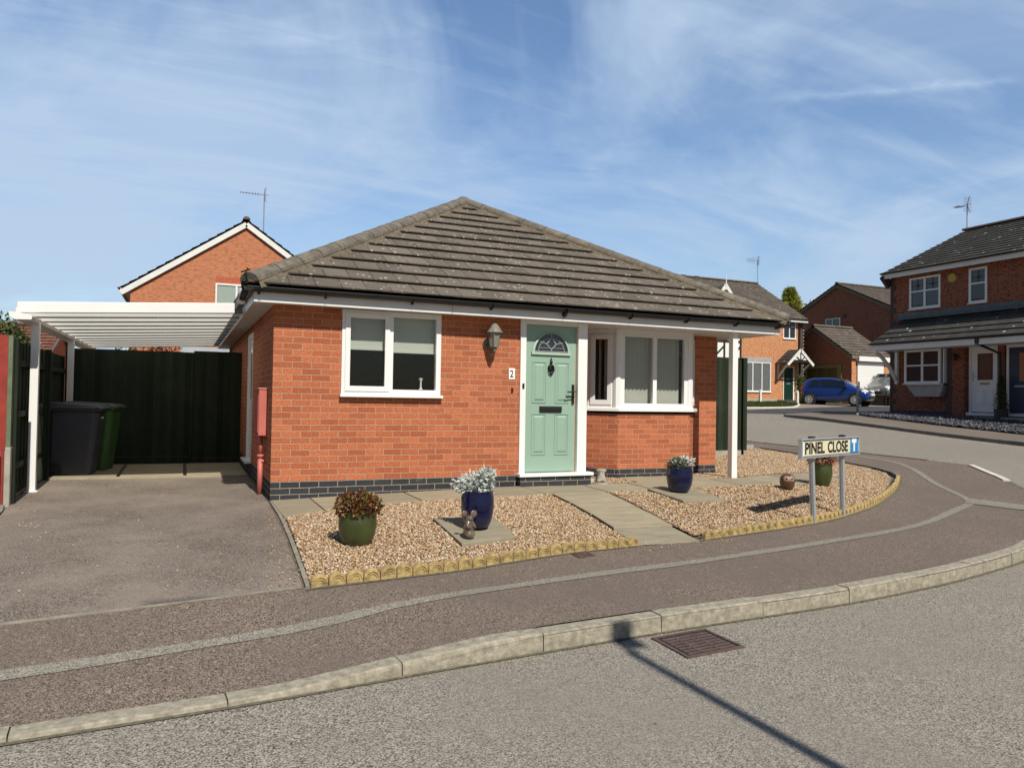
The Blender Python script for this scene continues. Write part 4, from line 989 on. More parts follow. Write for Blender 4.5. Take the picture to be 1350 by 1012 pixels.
# ------------------------------------------------------------------ carport
Cp=empty('carport',(-2.66,1.7,0),0,'white lean-to carport with translucent ribbed roof beside the bungalow','carport')
ox,oy=-2.66,1.7
zL,zR=2.19,2.33;XL,XR=-2.78,-.27;Y0c,Y1c=1.2,8.7
zc=lambda x:zL+(zR-zL)*(x-XL)/(XR-XL)
def CM(): mm=MB();mm.M=Matrix.Translation((-ox,-oy,0));return mm
m=CM();P=[(XL,Y0c,zc(XL)-.02),(XR-.1,Y0c,zc(XR)-.02),(XR-.1,Y0c,zc(XR)+.11),(XL,Y0c,zc(XL)+.11)]
m.add([*P,*[(x,y+.05,z) for x,y,z in P]],[(0,1,2,3),(7,6,5,4),(0,4,5,1),(1,5,6,2),(2,6,7,3),(3,7,4,0)]);m.build('front_beam',M['upvc'],Cp,bevel=.006)
m=CM()
for x,y in ((-2.66,1.7),(-2.66,4.9),(-2.66,8.2)): 
    q=CM();q.box(x-.045,y-.045,T(x,y)-.02,x+.045,y+.045,2.15);q.box(x-.07,y-.07,T(x,y),x+.07,y+.07,T(x,y)+.012);q.build('post',M['upvc'],Cp,bevel=.005)
nS=11
m=CM();gb=CM()
for i in range(nS+1):
    y=Y0c+.06+(Y1c-Y0c-.06)*i/nS
    P=[(XL,y-.02,zc(XL)-.018),(XR,y-.02,zc(XR)-.018),(XR,y+.02,zc(XR)-.018),(XL,y+.02,zc(XL)-.018)];P+= [(a,b,c+.065) for a,b,c in P]
    gb.add(P,[(0,3,2,1),(4,5,6,7),(0,1,5,4),(1,2,6,5),(2,3,7,6),(3,0,4,7)])
for i in range(nS*2):
    ya=Y0c+.06+(Y1c-Y0c-.06)*i/(nS*2);yb=Y0c+.06+(Y1c-Y0c-.06)*(i+1)/(nS*2);ym=(ya+yb)/2;h=.010
    P=[(XL,ya,zc(XL)),(XR,ya,zc(XR)),(XR,ym,zc(XR)+h),(XL,ym,zc(XL)+h),(XR,yb,zc(XR)),(XL,yb,zc(XL))]
    m.add(P,[(0,1,2,3),(3,2,4,5)])
m.build('roof_sheet',M['sheet'],Cp);gb.build('glazing_bar',simple('grimy_joint',(.24,.23,.19),.8,.2,9),Cp)
m=CM();m.box(XL-.02,Y0c+.05,zL-.05,XL+.03,Y1c,zL+.05);m.box(XR,Y0c+.05,zR-.06,XR+.018,Y1c,zR+.02);m.build('side_rail',M['upvc'],Cp)
m=CM();P=[(-2.85,2.175),(-2.84,2.12),(-2.79,2.085),(-2.62,2.09),(-2.61,2.13),(-2.64,2.15),(-2.76,2.17)]
m.prism(P,1.12,1.14,'y');m.add([(a,y,b) for y in (1.14,8.7) for a,b in P],[(i,i+1,7+i+1,7+i) for i in range(0,5)]);m.build('gutter',M['upvc'],Cp)
# ------------------------------------------------------------------ fences
def panel(name,a,b,z0,z1,label,zg,mat='timber_green',bw=.1,posts=True,nface=1,group=None,slope=0):
    """vertical board fence from a to b"""
    L=math.hypot(b[0]-a[0],b[1]-a[1]);an=math.atan2(b[1]-a[1],b[0]-a[0]);e=empty(name,(a[0],a[1],zg),an,label,'fence',group)
    m=MB();n=int(L/bw);w=L/n
    for i in range(n):
        y=.0 if i%2 else .008; m.box(i*w,y,z0,(i+1)*w+.012*(0 if i%2 else 1),y+.012,z1+random.uniform(-.004,.004)+slope*i*w)
    m.build('boards',M[mat],e)
    for z in (z0+.25,(z0+z1)/2,z1-.25): m=MB();m.box(0,.021,z-.035,L,.065,z+.035);m.build('rail',M[mat],e)
    if posts:
        k=max(1,round(L/1.83))
        for i in range(k+1):
            m=MB();m.box(i*L/k-.04,.066,-.1,i*L/k+.04,.14,z1-.0);m.build('post',M[mat],e)
    m=MB();m.box(0,-.002,-.05,L,.022,z0-.003);m.build('gravel_board',M[mat],e)
    return e
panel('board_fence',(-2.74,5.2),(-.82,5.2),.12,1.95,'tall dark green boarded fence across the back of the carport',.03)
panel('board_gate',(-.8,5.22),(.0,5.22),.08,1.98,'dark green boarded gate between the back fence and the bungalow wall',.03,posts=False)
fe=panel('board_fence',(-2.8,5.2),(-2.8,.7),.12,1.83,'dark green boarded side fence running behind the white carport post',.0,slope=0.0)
m=MB();m.box(-.05,-.05,-.1,.05,.05,1.88);fp=empty('fence_post',(-2.72,.58,0),0,'grey green fence post with concrete spur at the left picture edge','fence post')
m=MB();m.box(-.022,-.045,.62,.03,.045,1.86);m.build('timber_post',simple('faded_green_wood',(.13,.16,.095),.85,.2,9,.3),fp)
m=MB();m.box(-.024,-.05,-.25,.036,.05,.63);m.build('concrete_spur',M['concrete'],fp,bevel=.01)
panel('red_fence',(-4.7,.52),(-2.745,.52),.62,1.88,'red painted fence panel at the far left edge beside the drive',-.02,mat='fence_red',posts=False)
m=MB();m.box(-4.7,.42,-.2,-2.81,.46,.50);m.box(-2.82,.36,-.2,-2.765,.46,.6);tag(m.build('white_board',M['wood_white'],None,bevel=.01),'white painted low board in front of the red fence','board')
# leaning board behind the post
m=MB();m.M=Matrix.Translation((-2.74,2.2,.03))@Matrix.Rotation(R(-3),4,'Y');m.box(0,0,0,.02,.9,1.05);tag(m.build('leaning_board',simple('grey_green_board',(.10,.13,.10),.8,.2,7),None),'grey green sheet leaning on the side fence behind the carport post','board')
# garden fence right of the house
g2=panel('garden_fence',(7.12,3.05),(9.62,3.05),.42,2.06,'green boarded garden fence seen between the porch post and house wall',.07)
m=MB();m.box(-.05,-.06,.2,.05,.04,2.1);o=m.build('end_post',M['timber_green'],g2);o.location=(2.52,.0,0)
m=MB();m.box(0,-.03,-.1,2.45,-.003,.2);m.build('concrete_board',M['concrete'],g2)
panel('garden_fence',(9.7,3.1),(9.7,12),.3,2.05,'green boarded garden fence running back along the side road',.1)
m=MB();m.M=Matrix.Translation((7.35,3.0,1.92));m.box(0,-.06,0,.1,0,.07);m.tube([(.05,-.03,0),(.1,-.1,-.1)],.045,10);tag(m.build('security_light',M['upvc'],None),'small white security light on top of the green garden fence','light')

# ------------------------------------------------------------------ plants and pots
def leaves(parent,name,mat,C,rad,n,ll,lw,seed=1,up=.3,shape='oval',droop=0,clump=0,hollow=.35):
    rg=np.random.default_rng(seed)
    d=rg.normal(size=(n,3));d/=np.linalg.norm(d,axis=1)[:,None]
    if clump:
        cc=rg.normal(size=(clump,3));cc/=np.linalg.norm(cc,axis=1)[:,None];cc*=rg.uniform(.45,1,(clump,1));idx=rg.integers(0,clump,n)
        pos=cc[idx]*np.array(rad)*.8+d*rg.uniform(0,1,(n,1))**.5*np.array(rad)*rg.uniform(.22,.42,(clump,1))[idx]
    else:
        r=rg.uniform(hollow**3,1,(n,1))**(1/3); pos=d*r*np.array(rad)
    dirv=pos/np.array(rad)+rg.normal(size=(n,3))*.55+np.array([0,0,up]);dirv[:,2]-=droop*(np.linalg.norm(pos[:,:2]/np.array(rad[:2]),axis=1));dirv/=np.linalg.norm(dirv,axis=1)[:,None]
    s=np.cross(dirv,rg.normal(size=(n,3)));s/=np.linalg.norm(s,axis=1)[:,None];nn=np.cross(s,dirv)
    L=ll*rg.uniform(.6,1.2,(n,1));W=lw*rg.uniform(.7,1.2,(n,1));p=pos+np.array(C)
    V=np.stack([p,p+dirv*L*.5+s*W*.5+nn*W*.15,p+dirv*L,p+dirv*L*.5-s*W*.5+nn*W*.15],1)
    if shape=='oval':
        Fc=np.array([(0,1,2),(0,2,3)])
    Fc=(Fc[None]+(np.arange(n)*4)[:,None,None]).reshape(-1,3)
    return np_mesh(name,V.reshape(-1,3),Fc,mat,parent)
def pot(name,x,y,r,h,mat,label,zoff=.012,foot=.66,style='belly'):
    z=T(x,y)+zoff; e=empty(name,(x,y,z),0,label,'plant pot')
    m=MB()
    prof=[(0,0),(r*foot,0),(r*foot*1.04,h*.02),(r*.82,h*.12),(r*.93,h*.3),(r*1.0,h*.55),(r*.985,h*.8),(r*.93,h*.96),(r*.95,h*.985),(r*.945,h),(r*.88,h*1.0),(r*.86,h*.97),(r*.86,h*.88),(0,h*.88)]
    m.lathe(prof,n=40);m.build('pot_body',mat,e,smooth=True)
    m=MB();m.lathe([(r*.86,h*.89),(r*.4,h*.91),(0,h*.92)],n=20);m.build('soil',M['soil'],e)
    return e
pt1=pot('planter',.45,-2.72,.163,.285,M['pot_green'],'olive green pot of bronze leafed plant on the left gravel bed',.02)
pl=empty('bronze_leaf_plant',(.45,-2.72,T(.45,-2.72)+.27),0,'dark bronze and yellow leafed bushy plant in the olive pot nearest the driveway','plant')
leaves(pl,'foliage',M['red_leaf'],(0,0,.075),(.195,.19,.13),1500,.034,.022,seed=2,clump=0,hollow=.1)
leaves(pl,'shoot',M['green_leaf'],(.19,.0,.06),(.035,.03,.07),40,.035,.014,seed=3)
m=MB()
for k in range(12): m.tube([(0,0,-.02),(random.uniform(-.1,.1),random.uniform(-.1,.1),.12)],.004,4)
m.build('stems',M['trunk'],pl)
pot('planter',1.60,-2.62,.158,.335,M['pot_blue'],'tall cobalt blue pot on a slab behind the stone mouse',.062,.7)
def silver(x,y,z,sx,sz,n,label,seed,ll=.055):
    e=empty('silver_leaf_plant',(x,y,z),0,label,'plant')
    leaves(e,'foliage',M['silver_leaf'],(0,0,sz*.45),(sx,sx,sz*.62),n,ll,ll*.38,seed=seed,up=.25,droop=.5,clump=9)
    leaves(e,'foliage',M['silver_leaf'],(0,0,sz*.35),(sx*.75,sx*.75,sz*.4),n//3,ll,ll*.3,seed=seed+1,up=.3)
    m=MB();rr=random.Random(seed)
    for k in range(14):
        a=rr.uniform(0,6.28);q=rr.uniform(.5,1)
        m.tube([(0,0,-.03),(math.cos(a)*sx*q*.4,math.sin(a)*sx*q*.4,sz*.5),(math.cos(a)*sx*q,math.sin(a)*sx*q,sz*rr.uniform(.4,.8))],.0035,4)
    m.build('stems',M['silver_leaf'],e);return e
silver(1.58,-2.62,T(1.6,-2.62)+.39,.185,.225,900,'bushy silver dusty foliage plant in the tall blue pot by the stone mouse',11)
pot('planter',4.93,-1.22,.17,.32,M['pot_blue'],'cobalt blue pot standing before the bay window',.062,.7)
e=silver(4.97,-1.22,T(4.95,-1.22)+.37,.18,.14,520,'silver foliage plant with white flowers in the blue pot before the bay',21,.05)
leaves(e,'green_foliage',M['green_leaf'],(-.09,-.02,.03),(.13,.14,.085),420,.032,.018,seed=5)
leaves(e,'petals',M['petal'],(-.03,-.07,.07),(.12,.10,.05),70,.026,.02,seed=6)
pot('planter',7.74,-.86,.155,.33,M['pot_green'],'olive green pot behind the street sign in the corner bed',.02,.72)
pl=empty('red_leaf_plant',(7.74,-.86,T(7.7,-.86)+.32),0,'red leafed plant in the olive pot behind the street sign','plant')
leaves(pl,'foliage',M['red_leaf2'],(0,0,.08),(.2,.19,.12),700,.045,.018,seed=8,up=.6,hollow=.1)
# stone mouse figurine
def skin(name,mat,parent,nodes,edges,sub=2):
    me=bpy.data.meshes.new(name);me.from_pydata([n[:3] for n in nodes],edges,[]);o=bpy.data.objects.new(name,me);COL.objects.link(o);o.parent=parent
    md=o.modifiers.new('skin','SKIN');md.use_smooth_shade=True
    for i,n in enumerate(nodes):
        sv=me.skin_vertices[0].data[i];r=n[3];sv.radius=(r,r) if not isinstance(r,tuple) else r
    me.skin_vertices[0].data[0].use_root=True
    s=o.modifiers.new('sub','SUBSURF');s.levels=sub;s.render_levels=sub;me.materials.append(mat);return o
S=empty('stone_mouse',(1.40,-2.93,T(1.4,-2.93)+.058),R(12),'small brown glazed stone mouse with round ears at the foot of the blue pot','figurine');S.scale=(1.1,1.1,1.08)
skin('body',M['stone_brown'],S,[(0,0,.035,.05),(0,.0,.09,.048),(0,-.006,.135,.03),(0,-.012,.165,.036),(0,-.045,.158,.017),(-.035,-.045,.085,.013),(.035,-.045,.085,.013),(-.01,-.055,.10,.011),(.01,-.055,.10,.011),(-.035,-.045,.012,.018),(.035,-.045,.012,.018)],
     [(0,1),(1,2),(2,3),(3,4),(1,5),(1,6),(5,7),(6,8),(0,9),(0,10)])
m=MB();m.M=Matrix.Translation((-.04,.0,.195))@Matrix.Rotation(R(-25),4,'Y');m.ball((0,0,0),(.026,.009,.028),12,8);m.build('ear',M['stone_brown'],S,smooth=True)
m=MB();m.M=Matrix.Translation((.046,.0,.188))@Matrix.Rotation(R(35),4,'Y');m.ball((0,0,0),(.032,.009,.032),12,8);m.build('ear',M['stone_brown'],S,smooth=True)
m=MB();m.ball((-.014,-.04,.178),.005,8,5);m.ball((.016,-.04,.178),.005,8,5);m.ball((0,-.068,.156),.006,8,5);m.build('eyes_and_nose',M['ink'],S)
# owl
O_=empty('owl_ornament',(6.74,-1.22,T(6.74,-1.22)+.02),R(-28),'round brown glazed owl ornament on the gravel left of the street sign','figurine')
m=MB();m.lathe([(0,0),(.065,0),(.078,.01),(.098,.07),(.104,.12),(.096,.17),(.068,.207),(.03,.222),(0,.225)],n=28);m.build('body',M['owl'],O_,smooth=True)
for s in (-1,1):
    m=MB();m.M=Matrix.Translation((s*.037,-.082,.155))@Matrix.Rotation(R(s*24),4,'Z')@Matrix.Rotation(R(-12),4,'X');m.lathe([(0,-.016),(.024,-.014),(.042,-.004),(.045,.012)],(0,0,0),18,'y');m.build('face_disc',M['owlface'],O_,smooth=True)
    m=MB();m.ball((s*.034,-.099,.158),(.013,.008,.013),12,8);m.build('eye',M['ink'],O_,smooth=True)
m=MB();m.add([(-.009,-.097,.15),(.009,-.097,.15),(0,-.115,.125),(0,-.098,.118)],[(0,1,2),(0,2,3),(1,3,2),(0,3,1)]);m.build('beak',M['owlface'],O_)
# pale weathered dog figure by the step
Dg=empty('stone_dog',(4.42,-.10,T(4.42,-.1)+.02),R(-20),'pale weathered stone dog figure sitting on the gravel by the door step','figurine');Dg.scale=(1.3,1.3,1.15)
skin('body',M['stone_pale'],Dg,[(0,.03,.04,.06),(0,.0,.09,.048),(0,-.015,.135,.03),(0,-.02,.175,.045),(0,-.062,.163,.022),(-.04,-.06,.02,.02),(.04,-.06,.02,.02),(-.055,-.005,.15,.017),(.055,-.005,.15,.017),(.06,.02,.02,.024),(-.06,.02,.02,.024)],
     [(0,1),(1,2),(2,3),(3,4),(1,5),(1,6),(3,7),(3,8),(0,9),(0,10)])
m=MB();m.lathe([(0,-.01),(.09,-.01),(.085,.018),(0,.02)],n=16);m.build('base',M['stone_pale'],Dg)
m=MB();m.box(4.29,-.04,T(4.3,0)-.02,4.42,.06,T(4.3,0)+.085);tag(m.build('concrete_block',simple('pale_concrete_block',(.50,.44,.34),.95,.15,20,.3),None,bevel=.008),'small pale concrete block between the door step and stone dog','block')
pl=empty('purple_flower_plant',(4.42,.35,T(4.42,.35)),0,'low dark plant with purple flowers at the foot of the bay brickwork','plant')
leaves(pl,'foliage',M['red_leaf'],(0,0,.1),(.10,.10,.10),150,.03,.008,seed=31,up=.8)
leaves(pl,'flowers',M['flower'],(0,0,.2),(.15,.12,.05),120,.02,.012,seed=32,up=.5)
m=MB()
for k in range(12): m.tube([(0,0,0),(random.uniform(-.05,.05),random.uniform(-.05,.05),.1),(random.uniform(-.12,.12),random.uniform(-.1,.1),.21)],.003,4)
m.build('stems',M['trunk'],pl)
# ------------------------------------------------------------------ street name sign
pa_,pb_=Vector((5.69,-2.74,0)),Vector((6.47,-2.44,0));an=math.atan2(pb_.y-pa_.y,pb_.x-pa_.x)
Sg=empty('street_name_sign',(pa_.x,pa_.y,T(pa_.x,pa_.y)),an,'cream street sign reading PINEL CLOSE with blue T panel on two steel posts','street sign')
zb=T(pa_.x,pa_.y);L=(pb_-pa_).length
for i,(x,lx) in enumerate(((0,-.045),(L,-.015))):
    p=MB();z0=T(pa_.x if i==0 else pb_.x,pa_.y if i==0 else pb_.y)-zb-.05;t0=.985
    p.bar((x,.0,z0),(x+lx,.02,t0),.05,.028,(0,1,0));p.bar((x-.018,.012,z0),(x+lx-.018,.032,t0),.006,.05,(0,1,0));p.build('post',M['galv'],Sg)
    p=MB();p.box(x+lx-.03,-.01,t0-.01,x+lx+.03,.05,t0+.01);p.build('post_cap',M['black'],Sg)
PL=MB();x0=-.42;Wp=1.61;H=.188;zp=.775
tilt=Matrix.Translation((x0,-.035,zp))@Matrix.Rotation(R(.3),4,'Y')
def SM(): q=MB();q.M=tilt;return q
q=SM();q.box(0,.0,0,Wp,.012,H);q.build('face_board',M['signwhite'],Sg)
q=SM();q.box(-.03,-.012,-.016,Wp+.03,.03,.0);q.box(-.03,-.012,H,Wp+.03,.03,H+.016);q.box(-.03,-.012,0,-.0,.03,H);q.box(Wp,-.012,0,Wp+.03,.03,H);q.build('sign_frame',M['galv'],Sg)
q=SM();q.box(.0,-.006,H-.011,Wp,.0,H);q.box(0,-.006,0,Wp,0,.008);q.build('border_line',M['ink'],Sg)
q=SM();q.box(.055,-.003,.016,1.335,.0,H-.018);q.build('name_panel',M['sign'],Sg)
q=SM();q.box(1.35,-.004,.008,1.595,.0,H-.009);q.build('blue_panel',M['signblue'],Sg)
q=SM();q.box(1.39,-.006,.128,1.535,-.003,.178);q.box(1.44,-.006,.022,1.488,-.003,.128);q.build('t_symbol',M['signwhite'],Sg)
text_mesh('lettering','PINEL',.178,tilt@Matrix.Translation((.062,-.004,.035)),M['ink'],Sg,.001,1.17,.006)
text_mesh('lettering','CLOSE',.178,tilt@Matrix.Translation((.675,-.004,.035)),M['ink'],Sg,.001,1.12,.006)
q=SM()
for x in (.0,L): q.bar((x-x0-.04,.035,.02),(x-x0-.04,.035,.18),.05,.02,(0,1,0))
q.build('clamp',M['galv'],Sg)
# small sign across the road seen edge-on
S2=empty('low_road_sign',(22.3,11.45,F(22.3,11.45)),R(38),'small two-post grey sign seen edge-on before the blue car','street sign')
for x in (0,.55):
    p=MB();p.box(x-.025,-.025,-.05,x+.025,.025,1.05);p.build('post',M['galv'],S2)
p=MB();p.box(-.12,-.05,.85,.67,-.03,1.2);p.build('plate',M['signwhite'],S2)
# ------------------------------------------------------------------ wheelie bins
def bin_(x,y,rz,body,lid,label):
    e=empty('wheelie_bin',(x,y,T(x,y)),R(rz),label,'wheelie bin','wheelie bins under the carport')
    m=MB();bot=(.225,.285);top=(.265,.325);P=[]
    for z,(a,b),yo in ((0.02,bot,.04),(.30,(.235,.295),.02),(.95,top,-.02)):
        c=.05
        P+= [(-a+c,-b+yo,z),(a-c,-b+yo,z),(a,-b+c+yo,z),(a,b-c+yo,z),(a-c,b+yo,z),(-a+c,b+yo,z),(-a,b-c+yo,z),(-a,-b+c+yo,z)]
    F_=[tuple(range(7,-1,-1))]
    for k in range(2):
        for j in range(8): F_.append((k*8+j,k*8+(j+1)%8,(k+1)*8+(j+1)%8,(k+1)*8+j))
    F_.append(tuple(range(16,24)));m.add(P,F_);m.build('bin_body',M[body],e,bevel=.02)
    m=MB();m.box(-.285,-.385,.95,.285,.34,.985);m.build('rim',M[body],e,bevel=.012)
    m=MB();P=[(-.30,-.41,.985),(.30,-.41,.985),(.30,.36,.985),(-.30,.36,.985),(-.26,-.34,1.04),(.26,-.34,1.04),(.26,.30,1.075),(-.26,.30,1.075)]
    m.add(P,[(0,3,2,1),(4,5,6,7),(0,1,5,4),(1,2,6,5),(2,3,7,6),(3,0,4,7)]);m.build('lid',M[lid],e,bevel=.015)
    m=MB();m.tube([(-.24,.38,.98),(-.24,.43,1.0),(.24,.43,1.0),(.24,.38,.98)],.016,8);m.build('handle',M[body],e)
    for s in (-1,1):
        w=MB();w.M=Matrix.Translation((s*.235,.22,.1))@Matrix.Rotation(R(90),4,'Y');w.lathe([(0,-.025),(.06,-.025),(.1,-.018),(.1,.018),(.06,.025),(0,.025)],n=20);w.build('wheel',M['rubber'],e,smooth=False)
    return e
b1=bin_(-2.40,3.50,84,'bin_dark','bin_dark','charcoal black wheelie bin beside the white carport post')
m=MB();m.box(-.04,-.352,.84,.05,-.34,.86);m.build('mark',M['signwhite'],b1)
bin_(-2.24,4.2,78,'bin_green','bin_dark','green wheelie bin standing right behind the charcoal bin')
m=MB();m.box(-.285,-.30,.99,.285,.30,1.02)
# ------------------------------------------------------------------ houses
def house_window(parent,x,z,w,h,y=0,mull=(),trans=(),sill=.05,fr=.06,sash=None,name='window',lattice=False,blind=None):
    o=box_window(parent,Matrix.Translation((x,y-.02,z)),w,h,mull,trans,fr=fr,dep=.08,sash=sash,glass='glass_dark',sill=sill,name=name)
    if lattice:
        m=MB();s=.11;zz=-h
        n=int((w+h)/s)
        for i in range(n+1):
            a=i*s
            for dirn in (1,-1):
                # diagonal lead lines clipped to the pane
                pts=[]
                for t in (0,h):
                    xx=a-t if dirn==1 else a-h+t; pts.append((xx,t))
                (xa,za),(xb,zb_)=pts
                def cl(xa,za,xb,zb):
                    lo,hi=fr,w-fr
                    if (xa<lo and xb<lo) or (xa>hi and xb>hi): return None
                    def at(v): return za+(zb-za)*(v-xa)/(xb-xa)
                    if xa<lo: za2=at(lo);xa2=lo
                    elif xa>hi: za2=at(hi);xa2=hi
                    else: xa2,za2=xa,za
                    if xb<lo: zb2=at(lo);xb2=lo
                    elif xb>hi: zb2=at(hi);xb2=hi
                    else: xb2,zb2=xb,zb
                    return xa2,za2,xb2,zb2
                c=cl(xa,za,xb,zb_)
                if c and abs(c[1]-c[3])>.03: m.bar((x+c[0],y+.012,z+c[1]),(x+c[2],y+.012,z+c[3]),.014,.006,(0,1,0))
        m.build('lattice',M['galv'],o)
    return o
def gable_house(name,loc,rz,w,d,eave,apex,brick,tile,label,axis='x',over=.3,ops=(),plinth=True,verge='fascia',open_front=()):
    """front at y=0, x 0..w. axis 'x': ridge along x; 'y': gable in the front wall"""
    e=empty(name,loc,R(rz),label,'house');wl=MB()
    wall_x(wl,0,w,0,eave,0,.28,ops);wl.box(0,.28,0,.28,d,eave);wl.box(w-.28,.28,0,w,d,eave);wl.box(.28,d-.28,0,w-.28,d,eave)
    pitch=(apex-eave)/((d if axis=='x' else w)/2)
    if axis=='x':
        for x in (0,w-.28): wl.prism([(0,eave),(d,eave),(d/2,apex-.02)],x,x+.28,'x')
    else:
        wl.prism([(0,eave),(w,eave),(w/2,apex-.02)],0,.28,'y');wl.prism([(0,eave),(w,eave),(w/2,apex-.02)],d-.28,d,'y')
    wl.build('wall',M[brick],e)
    inner=MB();inner.box(.3,.3,.05,w-.3,d-.3,.1);inner.build('floor',M['dark'],e)
    rf=MB();s=math.hypot(1,pitch);ro=over;vo=.12
    if axis=='x':
        O1=(-vo,-ro,eave-ro*pitch+.06);courses(rf,O1,(1,0,0),(0,1,pitch),[(0,0),(w+2*vo,0),(w+2*vo,(d/2+ro)*s),(0,(d/2+ro)*s)],.34,.03)
        O2=(w+vo,d+ro,eave-ro*pitch+.06);courses(rf,O2,(-1,0,0),(0,-1,pitch),[(0,0),(w+2*vo,0),(w+2*vo,(d/2+ro)*s),(0,(d/2+ro)*s)],.34,.03)
        ra,rb=(-vo,d/2,apex+.09),(w+vo,d/2,apex+.09)
    else:
        O1=(-ro,d+vo,eave-ro*pitch+.06);courses(rf,O1,(0,-1,0),(1,0,pitch),[(0,0),(d+2*vo,0),(d+2*vo,(w/2+ro)*s),(0,(w/2+ro)*s)],.34,.03)
        O2=(w+ro,-vo,eave-ro*pitch+.06);courses(rf,O2,(0,1,0),(-1,0,pitch),[(0,0),(d+2*vo,0),(d+2*vo,(w/2+ro)*s),(0,(w/2+ro)*s)],.34,.03)
        ra,rb=(w/2,-vo,apex+.09),(w/2,d+vo,apex+.09)
    r=rf.build('roof',M[tile],e)
    rd=MB();ridge_run(rd,None,ra,rb,.12,.45);rd.build('ridge_tiles',M['ridge'] if tile!='tile_dark' else M['quoin'],r)
    fa=MB();ez=eave-ro*pitch
    if axis=='x':
        for y in (-ro-.0,d+ro-.02): fa.box(-vo+.01,y,ez-.14,w+vo-.01,y+.02,ez+.05)
        for x in (-vo+.015,w+vo-.035):
            for sg in (0,1):
                a=(x+.01,-ro if sg==0 else d+ro,ez-.04);b=(x+.01,d/2,apex-.03);fa.bar(a,b,.02,.15,(1,0,0) if False else (0,0,1))
        fa2=MB();fa2.box(-vo+.02,-ro+.02,ez-.02,w+vo-.02,.0,ez)
    else:
        for x in (-ro,w+ro-.02): fa.box(x,-vo+.01,ez-.14,x+.02,d+vo-.01,ez+.05)
        for y in (-vo+.015,d+vo-.035):
            for sg in (0,1):
                a=(-ro if sg==0 else w+ro,y+.01,ez-.12);b=(w/2,y+.01,apex-.12);fa.bar(a,b,.025,.18)
        fa2=MB();fa2.box(-ro+.02,-vo+.02,ez-.02,0,d+vo-.02,ez)
    fa.build('fascia' if axis=='x' else 'bargeboard',M[verge],e);fa2.build('soffit',M['soffit'],e)
    g=MB()
    if axis=='x': gutter(g,(-vo,-ro-.005,ez+.06),(w+vo,-ro-.005,ez+.06),(0,-1,0),.05)
    else: gutter(g,(-ro-.005,-vo,ez+.06),(-ro-.005,d+vo,ez+.06),(-1,0,0),.05)
    g.build('gutter',M['black'],e)
    if plinth:
        p=MB();p.box(-.004,-.004,-.4,w+.004,.1,.15);p.box(-.004,.1,-.4,.1,d,.15);p.build('plinth',M['plinth'],e)
    return e
# left: house behind the carport
LH=gable_house('detached_house',(-2.73,20,.1),0,7.52,9,4.93,7.52,'brick_left','tile_far','orange brick house with white bargeboard gable behind the carport',axis='y',over=.3,ops=[(2.75,4.2,4.0,5.2)])
o=house_window(LH,2.75,4.0,1.45,1.17,y=-.05,mull=[.72],sill=.05)
m=MB();m.box(2.82,-.038,4.35,3.45,-.033,5.1);m.box(3.5,-.038,4.35,4.14,-.033,5.1);m.build('blind',simple('pale_green_blind',(.30,.36,.32),.8,.05,3),o)
m=MB();
for i in range(19): m.box(2.75+i*.0775,-.006,5.2,2.75+i*.0775+.068,.02,5.42)
m.build('brick_lintel',M['soldier'],LH)
# orange brick house
OH=gable_house('semi_house',(23.4,25,1.3),0,9.6,8,5.12,7.62,'brick_orange','tile_far','bright orange brick house with lattice windows and green door behind the lawn',axis='x',over=.35,ops=[(5.15,7.2,.60,2.4),(8.1,9.05,3.78,5.0),(8.15,9.0,.12,2.15)])
house_window(OH,5.15,.60,2.05,1.72,mull=[.70,1.38],sill=.06,lattice=True)
m=MB();m.box(5.1,-.03,2.33,7.25,.02,2.6);m.build('lead_panel',M['grey_panel'],OH)
o=house_window(OH,8.1,3.78,.98,1.2,mull=[.49],trans=[(0,.72),(1,.72)],sill=.05)
m=MB();m.box(8.12,.0,.12,8.2,.06,2.15);m.box(8.92,.0,.12,9.0,.06,2.15);m.box(8.2,0,2.08,8.92,.06,2.15);m.build('door_frame',M['upvc'],OH)
m=MB();m.box(8.2,.03,.12,8.92,.07,2.08);o=m.build('door',simple('dark_green_door',(.006,.03,.02),.4,.1,5),OH)
m=MB();m.box(8.42,.01,1.1,8.7,.03,1.14);m.box(8.42,.01,1.35,8.6,.03,1.42);m.build('letter_plate',M['galv'],o)
m=MB();m.box(9.42,-.035,-.1,9.63,.03,5.1)
m.build('quoin_column',M['quoin'],OH)
m=MB()
for i in range(23):
    m.box(9.64,-.04,.1+i*.21,9.70,-.0,.18+i*.21)
m.build('quoin_mortar',M['concrete'],OH)
m=MB();m.tube([(9.3,-.08,4.8),(9.3,-.08,0)],.04,8);m.build('drainpipe',M['black'],OH)
# porch canopy on the orange house
cn=MB();cx=8.5;ap=3.1;hw=.86
for s in (-1,1):
    ux=(0,-1,0) if s>0 else (0,1,0)
    O1=(cx-hw-.08,0,ap-.72) if s<0 else None
courses(cn,(cx-hw-.1,.0,ap-.80),(0,-1,0),(1,0,.82),[(0,0),(1.05,0),(1.05,1.24),(0,1.24)],.3,.025)
courses(cn,(cx+hw+.1,-1.05,ap-.80),(0,1,0),(-1,0,.82),[(0,0),(1.05,0),(1.05,1.24),(0,1.24)],.3,.025)
can=cn.build('porch_canopy',M['tile_dark'],OH)
m=MB();
for s in (-1,1): m.bar((cx+s*(hw+.12),-1.03,ap-.92),(cx,-1.03,ap-.03),.03,.16)
m.prism([(cx-.55,ap-.62),(cx+.55,ap-.62),(cx,ap-.15)],-.99,-.97,'y')
m.build('bargeboard',M['wood_white'],can)
m=MB();m.bar((cx-hw,-1.0,ap-.72),(cx+hw,-1.0,ap-.72),.05,.09);m.bar((cx,-1.01,ap-.7),(cx,-1.01,ap-.15),.05,.04,(0,1,0))
